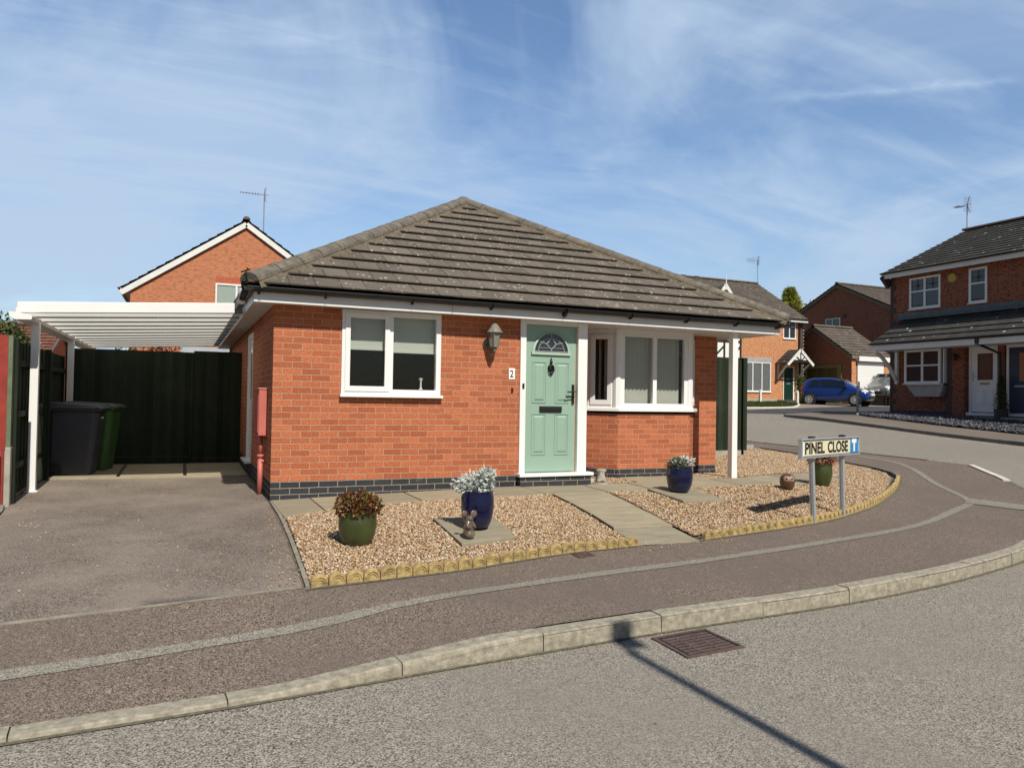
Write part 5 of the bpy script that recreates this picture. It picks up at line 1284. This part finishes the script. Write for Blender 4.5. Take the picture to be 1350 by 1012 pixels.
for s in (-1,1): m.bar((cx,-1.01,ap-.68),(cx+s*.32,-1.01,ap-.42),.045,.04,(0,1,0))
m.build('truss',M['wood_black'],can)
for s in (-1,1):
    m=MB();X_=cx+s*(hw-.08);P=[(X_,-.92,ap-.85),(X_,-.7,ap-.95),(X_,-.35,ap-1.3),(X_,-.06,ap-1.62)]
    for a,b in zip(P[:-1],P[1:]): m.bar(a,b,.07,.08,(1,0,0))
    m.box(X_-.035,-.07,ap-1.75,X_+.035,0,ap-.8);m.build('bracket',M['wood_white'],can)
# projecting timbered wing
WG=MB();wx0,wx1=1.95,4.35;wz=4.95;wap=6.45
WG.box(wx0,-.75,2.3,wx1,-.0,wz);WG.prism([(wx0,wz),(wx1,wz),((wx0+wx1)/2,wap)],-.75,-.6,'y');wg=WG.build('timbered_wing',M['render_white'],OH)
m=MB();m.box(wx0,-.75,-.2,wx1,0,2.3);m.build('wing_wall',M['brick_orange'],OH)
m=MB()
m.box(wx0,-.785,2.25,wx1,-.752,2.45);m.box(wx0,-.785,3.3,wx1,-.752,3.42);m.box(wx0,-.785,4.8,wx1,-.752,4.95)
for x in (wx0,wx0+.6,wx0+1.14,wx0+1.7,wx1-.12): m.box(x,-.78,2.45,x+.12,-.751,4.6)
m.bar((wx0+.66,-.765,2.6),(wx0+1.2,-.765,3.1),.02,.1,(0,0,1));m.bar((wx1-.6,-.765,2.6),(wx1-.05,-.765,3.1),.02,.1)
m.build('timbers',M['wood_black'],wg)
m=MB();c_=(wx0+wx1)/2;hw2=(wx1-wx0)/2+.25;pp_=(wap-wz)/((wx1-wx0)/2)
courses(m,(c_-hw2,2.6,wz-.25*pp_+.05),(0,-1,0),(1,0,pp_),[(0,0),(3.45,0),(3.45,hw2*math.hypot(1,pp_)),(0,hw2*math.hypot(1,pp_))],.34,.03)
courses(m,(c_+hw2,-.85,wz-.25*pp_+.05),(0,1,0),(-1,0,pp_),[(0,0),(3.45,0),(3.45,hw2*math.hypot(1,pp_)),(0,hw2*math.hypot(1,pp_))],.34,.03);m.build('wing_roof',M['tile_far'],wg)
m=MB()
for s in (-1,1): m.bar((c_+s*hw2,-.87,wz-.3*pp_),(c_,-.87,wap+.02),.03,.18)
m.tube([(c_,-.87,wap-.25),(c_,-.87,wap+.62)],[.05,.015],6);m.build('wing_bargeboard',M['wood_white'],wg)
m=MB();
for x in (2.6,3.6,4.6): m.box(x,3.85,7.6,x+.35,4.1,7.78)
m.build('roof_vent',M['quoin'],OH)
# garage
GA=gable_house('brick_garage',(34,27.9,1.18),-90,5.65,3.0,2.9,4.72,'brick_brown','tile_far','brown brick garage with olive side door and white roller door','y',.12,ops=[(2.2,4.75,-.1,2.3)],plinth=False,verge='bed')
m=MB();m.box(2.1,-.05,-.1,2.28,.1,2.38);m.box(4.67,-.05,-.1,4.95,.1,2.38);m.box(2.28,-.05,2.2,4.67,.1,2.38);m.build('olive_frame',M['olive'],GA)
m=MB();m.box(2.28,.02,-.1,4.67,.06,2.2);m.build('olive_door',M['olive_boards'],GA)
m=MB();m.box(5.652,.42,-.05,5.70,2.5,2.5);m.build('roller_door',M['roller'],GA)
m=MB();m.box(5.655,.3,2.55,5.92,2.9,2.82);m.build('door_canopy',M['upvc'],GA)
for a,b in ((-.004,.34),(2.56,3.0)): m=MB();m.box(5.652,a,0,5.66,b,2.5);m.build('brick_pier',M['brick_orange'],GA)
# brown gabled house far back
BG=gable_house('gabled_house',(40,35.6,1.2),-90,13.4,12,5.2,8.25,'brick_brown','tile_far','large brown brick gabled house behind the garage','y',.3,ops=[(5.75,7.0,5.0,5.95)],verge='bed')
house_window(BG,5.75,5.0,1.25,.95,y=-.06,mull=[.6],sill=.05)
m=MB();m.lathe([(0,-.01),(.13,-.01),(.13,.02)],(7.35,-.02,6.05),12,'y');m.build('vent',M['quoin'],BG)
# right house
RH=gable_house('terraced_house',(22,9.76,.93),-90,13.5,8.0,5.05,6.87,'brick_dark','tile_dark','dark red brick terraced house with canopy roof and white door at right','x',.32,
  ops=[(.75,1.92,3.62,4.7),(2.9,3.5,3.6,4.72),(.83,2.28,1.05,2.2),(2.93,3.84,.1,2.2),(4.05,5.05,.1,2.2)])
def deco(o,x,y,z): 
    m=MB();m.add([(x-.07,y,z),(x,y,z-.07),(x+.07,y,z),(x,y,z+.07)],[(0,1,2,3)]);
    for a,b in (((x,y,z-.25),(x,y,z-.07)),((x,y,z+.07),(x,y,z+.22)),((x-.2,y,z),(x-.07,y,z)),((x+.07,y,z),(x+.2,y,z))): m.bar(a,b,.012,.006,(0,1,0))
    m.build('leaded_diamond',M['quoin'],o)
o=house_window(RH,.75,3.62,1.17,1.08,mull=[.585],trans=[(0,.6),(1,.6)],fr=.07);deco(o,1.06,.005,4.42);deco(o,1.62,.005,4.42)
m=MB();m.box(.84,.07,3.7,1.83,.09,4.6);m.build('blind',M['vblind'],o)
o=house_window(RH,2.9,3.6,.6,1.12,trans=[(0,.62)],fr=.07);deco(o,3.2,.005,4.42)
m=MB();m.lathe([(0,-.07),(.14,-.07),(.15,-.0)],(2.36,0,4.5),18,'y');tag(m.build('alarm_box',M['ochre'],RH))
m=MB();
for i in range(24):
    wdt=.22 if i%2 else .11; m.box(-.004,-.012,.15+i*.2,wdt,.02,.35+i*.2-.01)
m.build('quoin_column',M['quoin'],RH)
m=MB();m.bar((-.08,-.3,4.9),(-.08,.05,4.55),.12,.28);m.build('corbel',M['quoin'],RH)
# canopy
cp=MB();courses(cp,(.12,-1.12,2.42),(1,0,0),(0,1,.80),[(0,0),(13.4,0),(13.4,1.43),(0.45,1.43)],.29,.035);can=cp.build('canopy_roof',M['tile_dark'],RH)
m=MB();m.box(.14,-1.12,2.18,3.86,-1.08,2.36);m.box(3.96,-1.12,2.18,13.4,-1.08,2.36);m.build('canopy_fascia',M['fascia'],can)
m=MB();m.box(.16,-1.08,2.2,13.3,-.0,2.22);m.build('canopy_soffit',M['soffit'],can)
m=MB();gutter(m,(.12,-1.12,2.42),(13.4,-1.12,2.42),(0,-1,0),.05);m.build('gutter',M['black'],can)
m=MB();m.bar((.3,-.03,3.41),(13.4,-.03,3.41),.02,.22);m.bar((.3,-.13,3.28),(13.4,-.13,3.28),.2,.02);m.build('lead_flashing',M['lead'],can)
m=MB();P=[(.3,-1.05,2.12),(.3,-.75,1.95),(.3,-.4,1.62),(.3,-.08,1.2)]
for a,b in zip(P[:-1],P[1:]): m.bar(a,b,.09,.1,(1,0,0))
m.box(.25,-.09,1.05,.35,0,2.18);m.build('bracket',M['wood_white'],can)
o=house_window(RH,.83,1.06,1.33,1.13,y=-.32,mull=[.67],trans=[(0,.6),(1,.6)],fr=.07,sill=.06)
m=MB();m.box(.83,-.26,1.0,.87,0,2.19);m.box(2.2,-.26,1.0,2.25,0,2.19);m.box(.83,-.26,1.0,2.25,0,1.06);m.build('bay_cheek',M['upvc'],o)
m=MB();m.prism([(.86,1.0),(2.24,1.0),(2.1,.62),(1.2,.62)],-.28,.0,'y');m.build('bay_apron',M['grey_panel'],o)
m=MB();m.prism([(1.25,1.15),(1.45,1.5),(1.62,1.15)],-.27,-.262,'y');m.prism([(1.55,1.15),(1.72,1.6),(1.78,1.9),(1.86,1.2)],-.266,-.258,'y');m.build('curtain',M['render_white'],o)
m=MB();m.box(2.32,-.16,0,2.86,.0,2.2);m.build('brick_pier',M['brick_dark'],RH)
m=MB();m.box(2.3,-.17,0,2.44,-.0,2.2);m.build('pier_quoin',M['quoin'],RH)
m=MB();m.lathe([(0,0),(.06,0),(.07,.12),(.09,.15),(.03,.22),(0,.23)],(2.62,-.26,1.78),8);m.bar((2.62,-.16,1.9),(2.62,-.26,1.97),.02,.02);m.build('porch_lamp',M['iron'],RH)
def rdoor(x0,mat,fm,glassp=None):
    m=MB();m.box(x0,-.03,.1,x0+.07,.06,2.2);m.box(x0+.84,-.03,.1,x0+.91,.06,2.2);m.box(x0+.07,-.03,2.12,x0+.84,.06,2.2);m.box(x0-.04,-.12,.03,x0+.95,.04,.12);m.build('door_frame',M['upvc'],RH)
    d=MB();d.box(x0+.07,.0,.12,x0+.84,.05,2.12);return d.build('door',M[mat],RH)
d=rdoor(2.93,'upvc','upvc')
m=MB();m.box(3.2,-.012,1.15,3.68,.0,1.98);m.build('door_glass',simple('brown_leaded_glass',(.045,.03,.022),.2,.3,12),d)
m=MB()
for a,b in (((3.27,1.22),(3.61,1.22)),((3.61,1.22),(3.65,1.3)),((3.65,1.3),(3.65,1.83)),((3.65,1.83),(3.61,1.92)),((3.61,1.92),(3.27,1.92)),((3.27,1.92),(3.23,1.83)),((3.23,1.83),(3.23,1.3)),((3.23,1.3),(3.27,1.22))): m.bar((a[0],-.016,a[1]),(b[0],-.016,b[1]),.035,.01,(0,1,0))
m.build('door_glass_border',simple('dark_red_glass',(.10,.015,.012),.3,.2,9),d)
for a,b in ((3.12,3.42),(3.46,3.76)): raised(a,b,.35,.85,M['upvc'],d,0.)
m=MB();m.box(3.28,-.015,1.0,3.58,.0,1.07);m.build('letter_plate',simple('brass_plate',(.35,.24,.12),.4,.1,5,metal=.4),d)
m=MB();m.box(3.04,-.015,1.1,3.07,.0,1.4);m.bar((3.05,-.03,1.27),(3.16,-.03,1.27),.02,.02);m.build('handle',M['galv'],d)
d=rdoor(4.12,'navy','upvc')
m=MB();m.box(4.5,-.01,1.1,4.75,0,1.95);m.build('door_glass',M['glass_dark'],d)
m=MB();m.box(4.35,-.015,.92,4.8,.0,.97);m.build('letter_plate',M['galv'],d)
m=MB();m.tube([(3.96,-1.15,2.4),(3.96,-1.1,2.2),(3.96,-.1,1.95),(3.96,-.08,0)],.045,8);m.build('drainpipe',M['black'],RH)
# conical shrub at the right house
cs=empty('cone_shrub',(21.7,5.62,F(21.7,5.62)),0,'dark green clipped cone shrub in a pot by the navy door','shrub')
m=MB();m.lathe([(0,0),(.17,0),(.2,.34),(.0,.34)],n=16);m.build('pot_body',M['quoin'],cs)
rg=np.random.default_rng(3)
for k in range(6): leaves(cs,'foliage',M['green_leaf'],(0,0,.42+k*.16),(.21-.03*k,.21-.03*k,.13),260,.05,.025,seed=40+k,hollow=.6)
# far roofs left behind the fence
FR=gable_house('tiled_bungalow',(-13.6,13,.0),0,9.2,8,1.9,3.15,'brick_left','tile_red','low bungalow with red brown tiled roof beyond the left fence','x',.4)
SH=empty('garden_shed',(-.95,10,.1),0,'grey felt roofed shed just above the back fence','shed')
m=MB();m.box(0,0,0,1.6,1.6,1.85);m.build('wall',M['olive'],SH)
m=MB();m.add([(-.1,-.12,1.85),(1.7,-.12,1.85),(1.7,.8,2.3),(-.1,.8,2.3),(-.1,1.72,1.85),(1.7,1.72,1.85),(-.1,.8,2.27),(1.7,.8,2.27),(-.1,-.12,1.82),(1.7,-.12,1.82)],[(0,1,2,3),(3,2,5,4),(8,9,7,6),(0,8,9,1)]);m.build('roof',simple('grey_felt',(.30,.32,.34),.9,.1,6),SH)
# ------------------------------------------------------------------ trees
def tree(name,x,y,z,h,r,mat,label,n=2600,ll=.16,lw=.08,seed=1,kind='round',cat='tree'):
    e=empty(name,(x,y,z),0,label,cat);rr=random.Random(seed)
    m=MB();m.tube([(0,0,-.1),(rr.uniform(-.1,.1),0,h*.4),(rr.uniform(-.15,.15),rr.uniform(-.1,.1),h*.85)],[r*.09+.03,r*.06+.02,.015],8)
    for k in range(9):
        a=rr.uniform(0,6.28);z0=h*rr.uniform(.3,.75);q=r*rr.uniform(.5,.9)*(1-(z0/h)*.5)
        m.tube([(0,0,z0),(math.cos(a)*q*.5,math.sin(a)*q*.5,z0+h*.06),(math.cos(a)*q,math.sin(a)*q,z0+h*.12)],[.04,.025,.008],5)
    m.build('trunk',M['trunk'],e)
    if kind=='cone':
        rg=np.random.default_rng(seed);V=[];C=[]
        t=rg.uniform(0,1,n)**.8;a=rg.uniform(0,6.28,n);tier=.55+.45*np.abs(np.sin(t*17+a*1.5));q=(1-t)*r*tier*rg.uniform(.45,1,n)+.03
        pos=np.stack([np.cos(a)*q,np.sin(a)*q,h*.08+t*h*.94],-1)
        d=np.stack([np.cos(a),np.sin(a),rg.uniform(.0,.8,n)],-1)+rg.normal(size=(n,3))*.3;d/=np.linalg.norm(d,axis=1)[:,None]
        s=np.cross(d,rg.normal(size=(n,3)));s/=np.linalg.norm(s,axis=1)[:,None]
        L=ll*rg.uniform(.6,1.3,(n,1));W=lw*rg.uniform(.6,1.2,(n,1))
        Vv=np.stack([pos-d*L*.3,pos+s*W*.5+d*L*.2,pos+d*L*.8,pos-s*W*.5+d*L*.2],1)
        Fc=(np.array([(0,1,2),(0,2,3)])[None]+(np.arange(n)*4)[:,None,None]).reshape(-1,3)
        np_mesh('crown',Vv.reshape(-1,3),Fc,mat,e)
    else:
        leaves(e,'crown',mat,(0,0,h*.62),(r,r,h*.42),n,ll,lw,seed=seed,clump=22)
    return e
tree('conifer',53.2,47,1.2,11.0,6.4,M['con_leaf'],'golden green conifer behind the orange brick house roof',9000,.6,.2,seed=4,kind='cone')
tree('leafy_tree',56.6,48,1.2,10.6,2.8,M['green_leaf'],'dull green leafy tree right of the golden conifer',2600,.3,.2,seed=5)
tree('garden_tree',-4.15,7.2,.0,2.75,.95,M['green_leaf'],'green bushy tree above the fence at the left edge',5200,.09,.045,seed=6)
tree('red_hedge_bush',-1.42,9.2,.1,2.35,.62,M['red_leaf2'],'red leafed bush showing above the back fence',4200,.07,.035,seed=7,cat='bush')
tree('small_bush',.15,8.4,.1,2.45,.3,M['green_leaf'],'small yellow green bush above the fence by the bungalow wall',1200,.07,.035,seed=8,cat='bush')
tree('garden_bush',-2.2,9.6,.1,2.38,.35,M['green_leaf'],'green bush above the fence left of the red bush',1400,.07,.035,seed=9,cat='bush')
# pots and posts by the orange house
m=MB()
def small_post(x,y,label):
    m=MB();z=Rz(x,y);m.box(x-.06,y-.06,z,x+.06,y+.06,z+.62);m.prism([(x-.06,z+.62),(x+.06,z+.62),(x,z+.74)],y-.06,y+.06,'y');tag(m.build('bollard_post',M['wood_white'],None),label,'post','white posts by the lawn')
small_post(28.2,23.2,'short white post at the back of the front lawn under the lattice window')
small_post(29.7,22.0,'short white post beside the yellow pot')
def fpot(x,y,r,h,mat,label,lmat,lh,n,seed,lbl2):
    z=Rz(x,y)+.03;e=empty('planter',(x,y,z),0,label,'plant pot');m=MB();m.lathe([(0,0),(r*.75,0),(r,h),(r*.88,h),(r*.86,h*.9),(0,h*.9)],n=20);m.build('pot_body',mat,e,smooth=True)
    p=empty('shrub',(x,y,z+h),0,lbl2,'shrub');leaves(p,'foliage',lmat,(0,0,lh*.5),(r*1.2,r*1.2,lh*.6),n,.12,.06,seed=seed);m=MB();m.tube([(0,0,-.05),(0,0,lh*.7)],.02,5);m.build('stem',M['trunk'],p)
fpot(30.4,22.5,.27,.55,M['yellow'],'bright yellow pot near the orange house door',M['green_leaf'],.9,420,51,'tall green shrub in the yellow pot')
fpot(31.75,23.4,.35,.45,M['stone_brown'],'brown tub right of the yellow pot',M['con_leaf'],.35,300,52,'yellow green shrub in the brown tub')
m=MB();z=Rz(28.4,24.0)+.05;m.box(26.5,24.05,z-.1,30.2,24.2,z+.16);tag(m.build('low_wall',M['concrete'],None),'low pale concrete wall along the back of the lawn','low wall')
m=MB();m.box(35.4,20.4,1.0,41,20.6,1.75);tag(m.build('boundary_wall',M['brick_brown'],None),'low brown wall between the blue car and the dark brick house','low wall')
ch=empty('chain_fence',(34.3,20.2,Rz(34.3,20.2)),0,'black post and chain barrier beside the grey car','chain')
for x in (0,1.1,2.2):
    m=MB();m.tube([(x,0,0),(x,0,.85)],.03,6);m.build('post',M['iron'],ch)
for a in (0,1.1):
    m=MB();m.tube([(a+1.1*t,0,.8-.16*math.sin(math.pi*t)) for t in np.linspace(0,1,9)],.02,5);m.build('chain',M['iron'],ch)
# ------------------------------------------------------------------ cars
def car(loc,rz,paint,label,L=3.45,W=1.62,H=1.47,plate=True,suv=0):
    e=empty('parked_car',loc,R(rz),label,'car','cars parked by the garage')
    hl=L/2;hw=W/2
    # stations: x(front +), zbottom, shoulder, roof, half width shoulder, half width roof
    S=[(-hl,.42,.72,.95,.60,.45),(-hl+.05,.26,.88,1.15,.72,.55),(-hl+.22,.22,.92,H-.06,.78,.60),(-hl+.65,.20,.94,H,.80,.63),(-hl+1.3,.19,.93,H+.01,.81,.63),(-hl+1.8,.19,.92,H-.02,.81,.62),(hl-1.22,.19,.90,H-.20,.81,.60),(hl-.78,.20,.88,1.0,.80,.60),(hl-.4,.2,.80,.86,.77,.55),(hl-.12,.24,.66,.74,.68,.5),(hl,.36,.56,.60,.55,.42)]
    sc=hw/.81;P=[];n=13
    for x,zb,zs,zr,ws,wr in S:
        ws*=sc;wr*=sc;half=[(ws*.86,zb),(ws*.97,zb+.1),(ws*1.0,zb+(zs-zb)*.55),(ws*.97,zs),(wr+(ws*.93-wr)*.35,zs+(zr-zs)*.62),(wr,zr-.035),(wr*.6,zr)]
        ring=[(x,-a,z) for a,z in half]+[(x,a,z) for a,z in half[::-1][0:]]
        P+=ring[:7]+ring[7:]
    n=14;F_=[]
    for i in range(len(S)-1):
        for j in range(n): F_.append((i*n+j,i*n+(j+1)%n,(i+1)*n+(j+1)%n,(i+1)*n+j))
    F_.append(tuple(range(n-1,-1,-1)));F_.append(tuple((len(S)-1)*n+j for j in range(n)))
    m=MB();m.add(P,F_);b=m.build('body',M[paint],e,smooth=True);s=b.modifiers.new('s','SUBSURF');s.levels=2;s.render_levels=2
    # side glass on each flank
    def yo(z,zs=.93,zr=H): t=max(0,min(1,(z-zs)/(zr-zs)));return hw*(.965-.20*t)+.006
    for s in (-1,1):
        for poly in ([(-hl+.42,.98),(-hl+1.02,.96),(-hl+1.02,H-.12),(-hl+.62,H-.13)],[(-hl+1.09,.96),(hl-1.0,.94),(hl-1.28,H-.20),(-hl+1.7,H-.11),(-hl+1.09,H-.11)]):
            m=MB();pts=[(x,s*yo(z),z) for x,z in poly];m.add(pts,[tuple(range(len(pts)))]);m.build('side_window',M['glass_car'],e)
    m=MB();m.add([(hl-.88,-hw*.80,.965),(hl-.88,hw*.80,.965),(hl-1.45,hw*.68,H-.075),(hl-1.45,-hw*.68,H-.075)],[(0,1,2,3)])
    o=m.build('windscreen',M['glass_car'],e)
    m=MB();m.add([(-hl+.035,-hw*.66,1.0),(-hl+.035,hw*.66,1.0),(-hl+.2,hw*.62,H-.12),(-hl+.2,-hw*.62,H-.12)],[(3,2,1,0)]);m.build('rear_window',M['glass_car'],e)
    for x in (-hl+.52,hl-.62):
        for s in (-1,1):
            a=MB();a.M=Matrix.Translation((x,s*(hw-.04),.3));a.lathe([(0,-.05),(.34,-.05),(.36,.03),(0,.03)] if s>0 else [(0,-.03),(.36,-.03),(.34,.05),(0,.05)],n=24,axis='y');a.build('wheel_arch',M['rubber'],e)
            w=MB();w.M=Matrix.Translation((x,s*(hw-.02),.29));w.lathe([(0,-.09),(.2,-.09),(.27,-.085),(.29,-.06),(.29,.06),(.27,.085),(.2,.09),(0,.09)],n=28,axis='y');wh=w.build('wheel',M['rubber'],e,smooth=False)
            r_=MB();r_.M=Matrix.Translation((x,s*(hw-.02)+s*.093,.29));r_.lathe([(0,-.004),(.07,-.004),(.07,.004),(0,.004)],n=12,axis='y')
            r_.lathe([(.165,-.004),(.2,-.004),(.2,.004),(.165,.004),(.165,-.004)],n=24,axis='y')
            for k in range(7):
                t=2*math.pi*k/7; r_.bar((.05*math.cos(t),0,.05*math.sin(t)),(.18*math.cos(t),0,.18*math.sin(t)),.045,.01,(0,1,0))
            r_.build('rim',M['alloy'],wh)
    for s in (-1,1):
        h=MB();h.M=Matrix.Translation((hl-.24,s*hw*.70,.72))@Matrix.Rotation(R(s*-32),4,'Z');h.ball((0,0,0),(.2,.10,.09),14,8);h.build('headlight',M['lamp_lens'],e,smooth=True)
        h=MB();h.box(hl-1.12,s*(hw-.02),.93,hl-.98,s*(hw+.15),1.06);h.build('mirror',M[paint],e,bevel=.03)
        t=MB();t.box(-hl-.0,s*hw*.62,.75,-hl+.12,s*hw*.86,1.0);t.build('tail_light',M['fence_red'],e,bevel=.02)
    g=MB();g.box(hl-.16,-.42,.36,hl+.015,.42,.5);g.build('grille',M['rubber'],e,bevel=.02)
    g=MB();g.box(hl-.1,-.26,.52,hl+.03,.26,.63);g.build('number_plate',M['signwhite'],e)
    return e
car((31.25,20.65,Rz(31.25,20.65)+.0),-66,'car_blue','small bright blue hatchback parked before the brown garage',L=3.5,W=1.64,H=1.47)
car((36.6,21.6,Rz(36.2,21.7)+.28),192,'car_grey','silver grey car half hidden behind the dark brick house',L=4.2,W=1.8,H=1.62)
# ------------------------------------------------------------------ aerials
aerial('tv_aerial',(1.78,21.6,7.0),2.15,0,'tall tv aerial above the gabled house behind the carport',n=7,L=.9)
aerial('tv_aerial',(33.1,29,9.1),1.45,R(-10),'tv aerial on the ridge of the orange brick house',n=8,L=.8,vert=True)
aerial('tv_aerial',(26.0,9.75,7.8),1.1,R(-90),'tv aerial on the ridge of the dark brick house at right',n=6,L=.5)
# lamp post behind the viewer whose shadow falls on the road
lp=empty('street_lamp',(1.70,-10.9,-.3),0,'tall street lamp across the road casting a thin shadow','street lamp')
m=MB();m.tube([(0,0,-.2),(0,0,1.2),(0,0,1.25),(0,0,5.9)],[.08,.075,.046,.036],14);m.build('column',M['galv'],lp,smooth=True)
m=MB();m.tube([(.0,0,5.86),(.02,.0,5.95)],.035,8);m.box(.0,-.05,6.0,.17,.2,6.1);m.build('lantern',M['lantern'],lp,bevel=.03)
# ------------------------------------------------------------------ sky, sun, camera
w=bpy.data.worlds.new('World');scene.world=w;w.use_nodes=True;nt=w.node_tree;nd=nt.nodes;lk=nt.links
bg=nd['Background']
sky=nd.new('ShaderNodeTexSky');sky.sky_type='NISHITA';sky.sun_disc=False
ELEV=46.4
sky.sun_elevation=R(ELEV);sky.sun_rotation=R(180.);sky.altitude=80;sky.air_density=1.35;sky.dust_density=.6;sky.ozone_density=2.4
tc=nd.new('ShaderNodeTexCoord');sp=nd.new('ShaderNodeSeparateXYZ');lk.new(tc.outputs['Generated'],sp.inputs[0])
def wm(op,a,b=0.):
    x=nd.new('ShaderNodeMath');x.operation=op
    for s,v in ((x.inputs[0],a),(x.inputs[1],b)):
        if isinstance(v,(int,float)): s.default_value=v
        else: lk.new(v,s)
    return x.outputs[0]
zz=wm('ADD',wm('MAXIMUM',sp.outputs[2],0.),.22);cb=nd.new('ShaderNodeCombineXYZ')
lk.new(wm('DIVIDE',sp.outputs[0],zz),cb.inputs[0]);lk.new(wm('DIVIDE',sp.outputs[1],zz),cb.inputs[1])
def wn(scale,detail,rough,sx,sy,rot,dist=0.,off=0):
    mp=nd.new('ShaderNodeMapping');mp.inputs['Scale'].default_value=(sx,sy,1);mp.inputs['Rotation'].default_value=(0,0,R(rot));mp.inputs['Location'].default_value=(off,off*.7,0)
    lk.new(cb.outputs[0],mp.inputs[0]);n=nd.new('ShaderNodeTexNoise');n.inputs['Scale'].default_value=scale;n.inputs['Detail'].default_value=detail;n.inputs['Roughness'].default_value=rough;n.inputs['Distortion'].default_value=dist
    lk.new(mp.outputs[0],n.inputs[0]);return n.outputs['Fac']
def wr(f,stops):
    x=nd.new('ShaderNodeValToRGB')
    while len(x.color_ramp.elements)<len(stops):x.color_ramp.elements.new(.5)
    for e_,(p,c) in zip(x.color_ramp.elements,stops): e_.position=p;e_.color=(c,c,c,1)
    lk.new(f,x.inputs[0]);return x.outputs[0]
broad=wr(wn(1.0,6,.6,1,.8,20,.8,2.3),[(.42,0.),(.60,1.)])
fine=wr(wn(1.6,8,.58,.6,1.5,-35,1.5,4.1),[(.43,0.),(.68,1.)])
wisp=wr(wn(2.2,10,.6,.35,2.4,-62,.9,7.7),[(.52,0.),(.74,1.)])
cl=wm('ADD',wm('ADD',wm('MULTIPLY',broad,.56),wm('MULTIPLY',fine,.40)),wm('MULTIPLY',wisp,.26))
def dotn(v):
    x=nd.new('ShaderNodeVectorMath');x.operation='DOT_PRODUCT';lk.new(tc.outputs['Generated'],x.inputs[0]);x.inputs[1].default_value=v;return x.outputs['Value']
d1=Vector((.6631,.6572,.3582));d2=Vector((.7809,.5210,.3447));nn_=d1.cross(d2).normalized();mid=(d1+d2).normalized();al=(d2-d1).normalized()
off_=wm('ADD',dotn(nn_),wm('MULTIPLY',wm('SUBTRACT',wn(14,4,.6,1,1,0,.3,2.),.5),.010))
band=wr(wm('ABSOLUTE',off_),[(.0,1.),(.0065,0.)])
ext=wr(wm('ABSOLUTE',wm('SUBTRACT',dotn(al),mid.dot(al))),[(.06,1.),(.17,0.)])
trail=wm('MULTIPLY',wm('MULTIPLY',band,ext),wm('MULTIPLY',wr(wn(30,3,.6,1,1,0,.0,5.),[(.3,.35),(.7,1.)]),.45))
cl=wm('ADD',cl,trail)
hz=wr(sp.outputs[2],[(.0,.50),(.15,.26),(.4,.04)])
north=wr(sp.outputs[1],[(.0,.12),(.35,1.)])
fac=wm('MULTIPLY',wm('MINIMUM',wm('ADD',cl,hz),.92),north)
mx=nd.new('ShaderNodeMix');mx.data_type='RGBA';lk.new(fac,mx.inputs[0]);mx.inputs[7].default_value=(4.5,5.75,7.5,1)
tint=nd.new('ShaderNodeMix');tint.data_type='RGBA';tint.blend_type='MULTIPLY';tint.inputs[0].default_value=1;lk.new(sky.outputs[0],tint.inputs[6]);tint.inputs[7].default_value=(.86,.99,1.18,1)
lk.new(tint.outputs[2],mx.inputs[6])
offview_dim=wr(dotn(Vector((.40,.917,0.))),[(.05,.36),(.62,1.)])  # sky dimmed away from the camera's view to lower fill on shaded walls
sm=nd.new('ShaderNodeMix');sm.data_type='RGBA';sm.blend_type='MULTIPLY';sm.inputs[0].default_value=1;lk.new(mx.outputs[2],sm.inputs[6]);lk.new(offview_dim,sm.inputs[7])
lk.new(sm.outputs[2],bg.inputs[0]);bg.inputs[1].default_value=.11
sl=bpy.data.lights.new('sun','SUN');sl.energy=5.0;sl.angle=R(.5);sl.color=(1,.935,.82);so=bpy.data.objects.new('sun',sl);COL.objects.link(so);so.rotation_euler=(R(90-ELEV),0,R(1.0));so.location=(0,-20,20)
cam=bpy.data.cameras.new('camera');co=bpy.data.objects.new('camera',cam);COL.objects.link(co);scene.camera=co
cp_=[-0.9610350924115462,-9.236317843317913,1.2480862724937876,0.4126173512918539,0.01988836038039302,0.01621589250812227,989.184958704725]
yaw,pit,rol,fpx=cp_[3:]
f_=Vector((math.sin(yaw)*math.cos(pit),math.cos(yaw)*math.cos(pit),math.sin(pit)));r_=Vector((math.cos(yaw),-math.sin(yaw),0));u_=r_.cross(f_)
r2=r_*math.cos(rol)+u_*math.sin(rol);u2=-r_*math.sin(rol)+u_*math.cos(rol)
co.matrix_world=Matrix(((r2.x,u2.x,-f_.x,cp_[0]),(r2.y,u2.y,-f_.y,cp_[1]),(r2.z,u2.z,-f_.z,cp_[2]),(0,0,0,1)))
cam.sensor_fit='HORIZONTAL';cam.sensor_width=36;cam.lens=36*fpx/1350;cam.clip_end=3000;cam.clip_start=.05
scene.view_settings.view_transform='Standard';scene.view_settings.look='None';scene.view_settings.gamma=1;scene.view_settings.use_curve_mapping=False;scene.view_settings.exposure=0
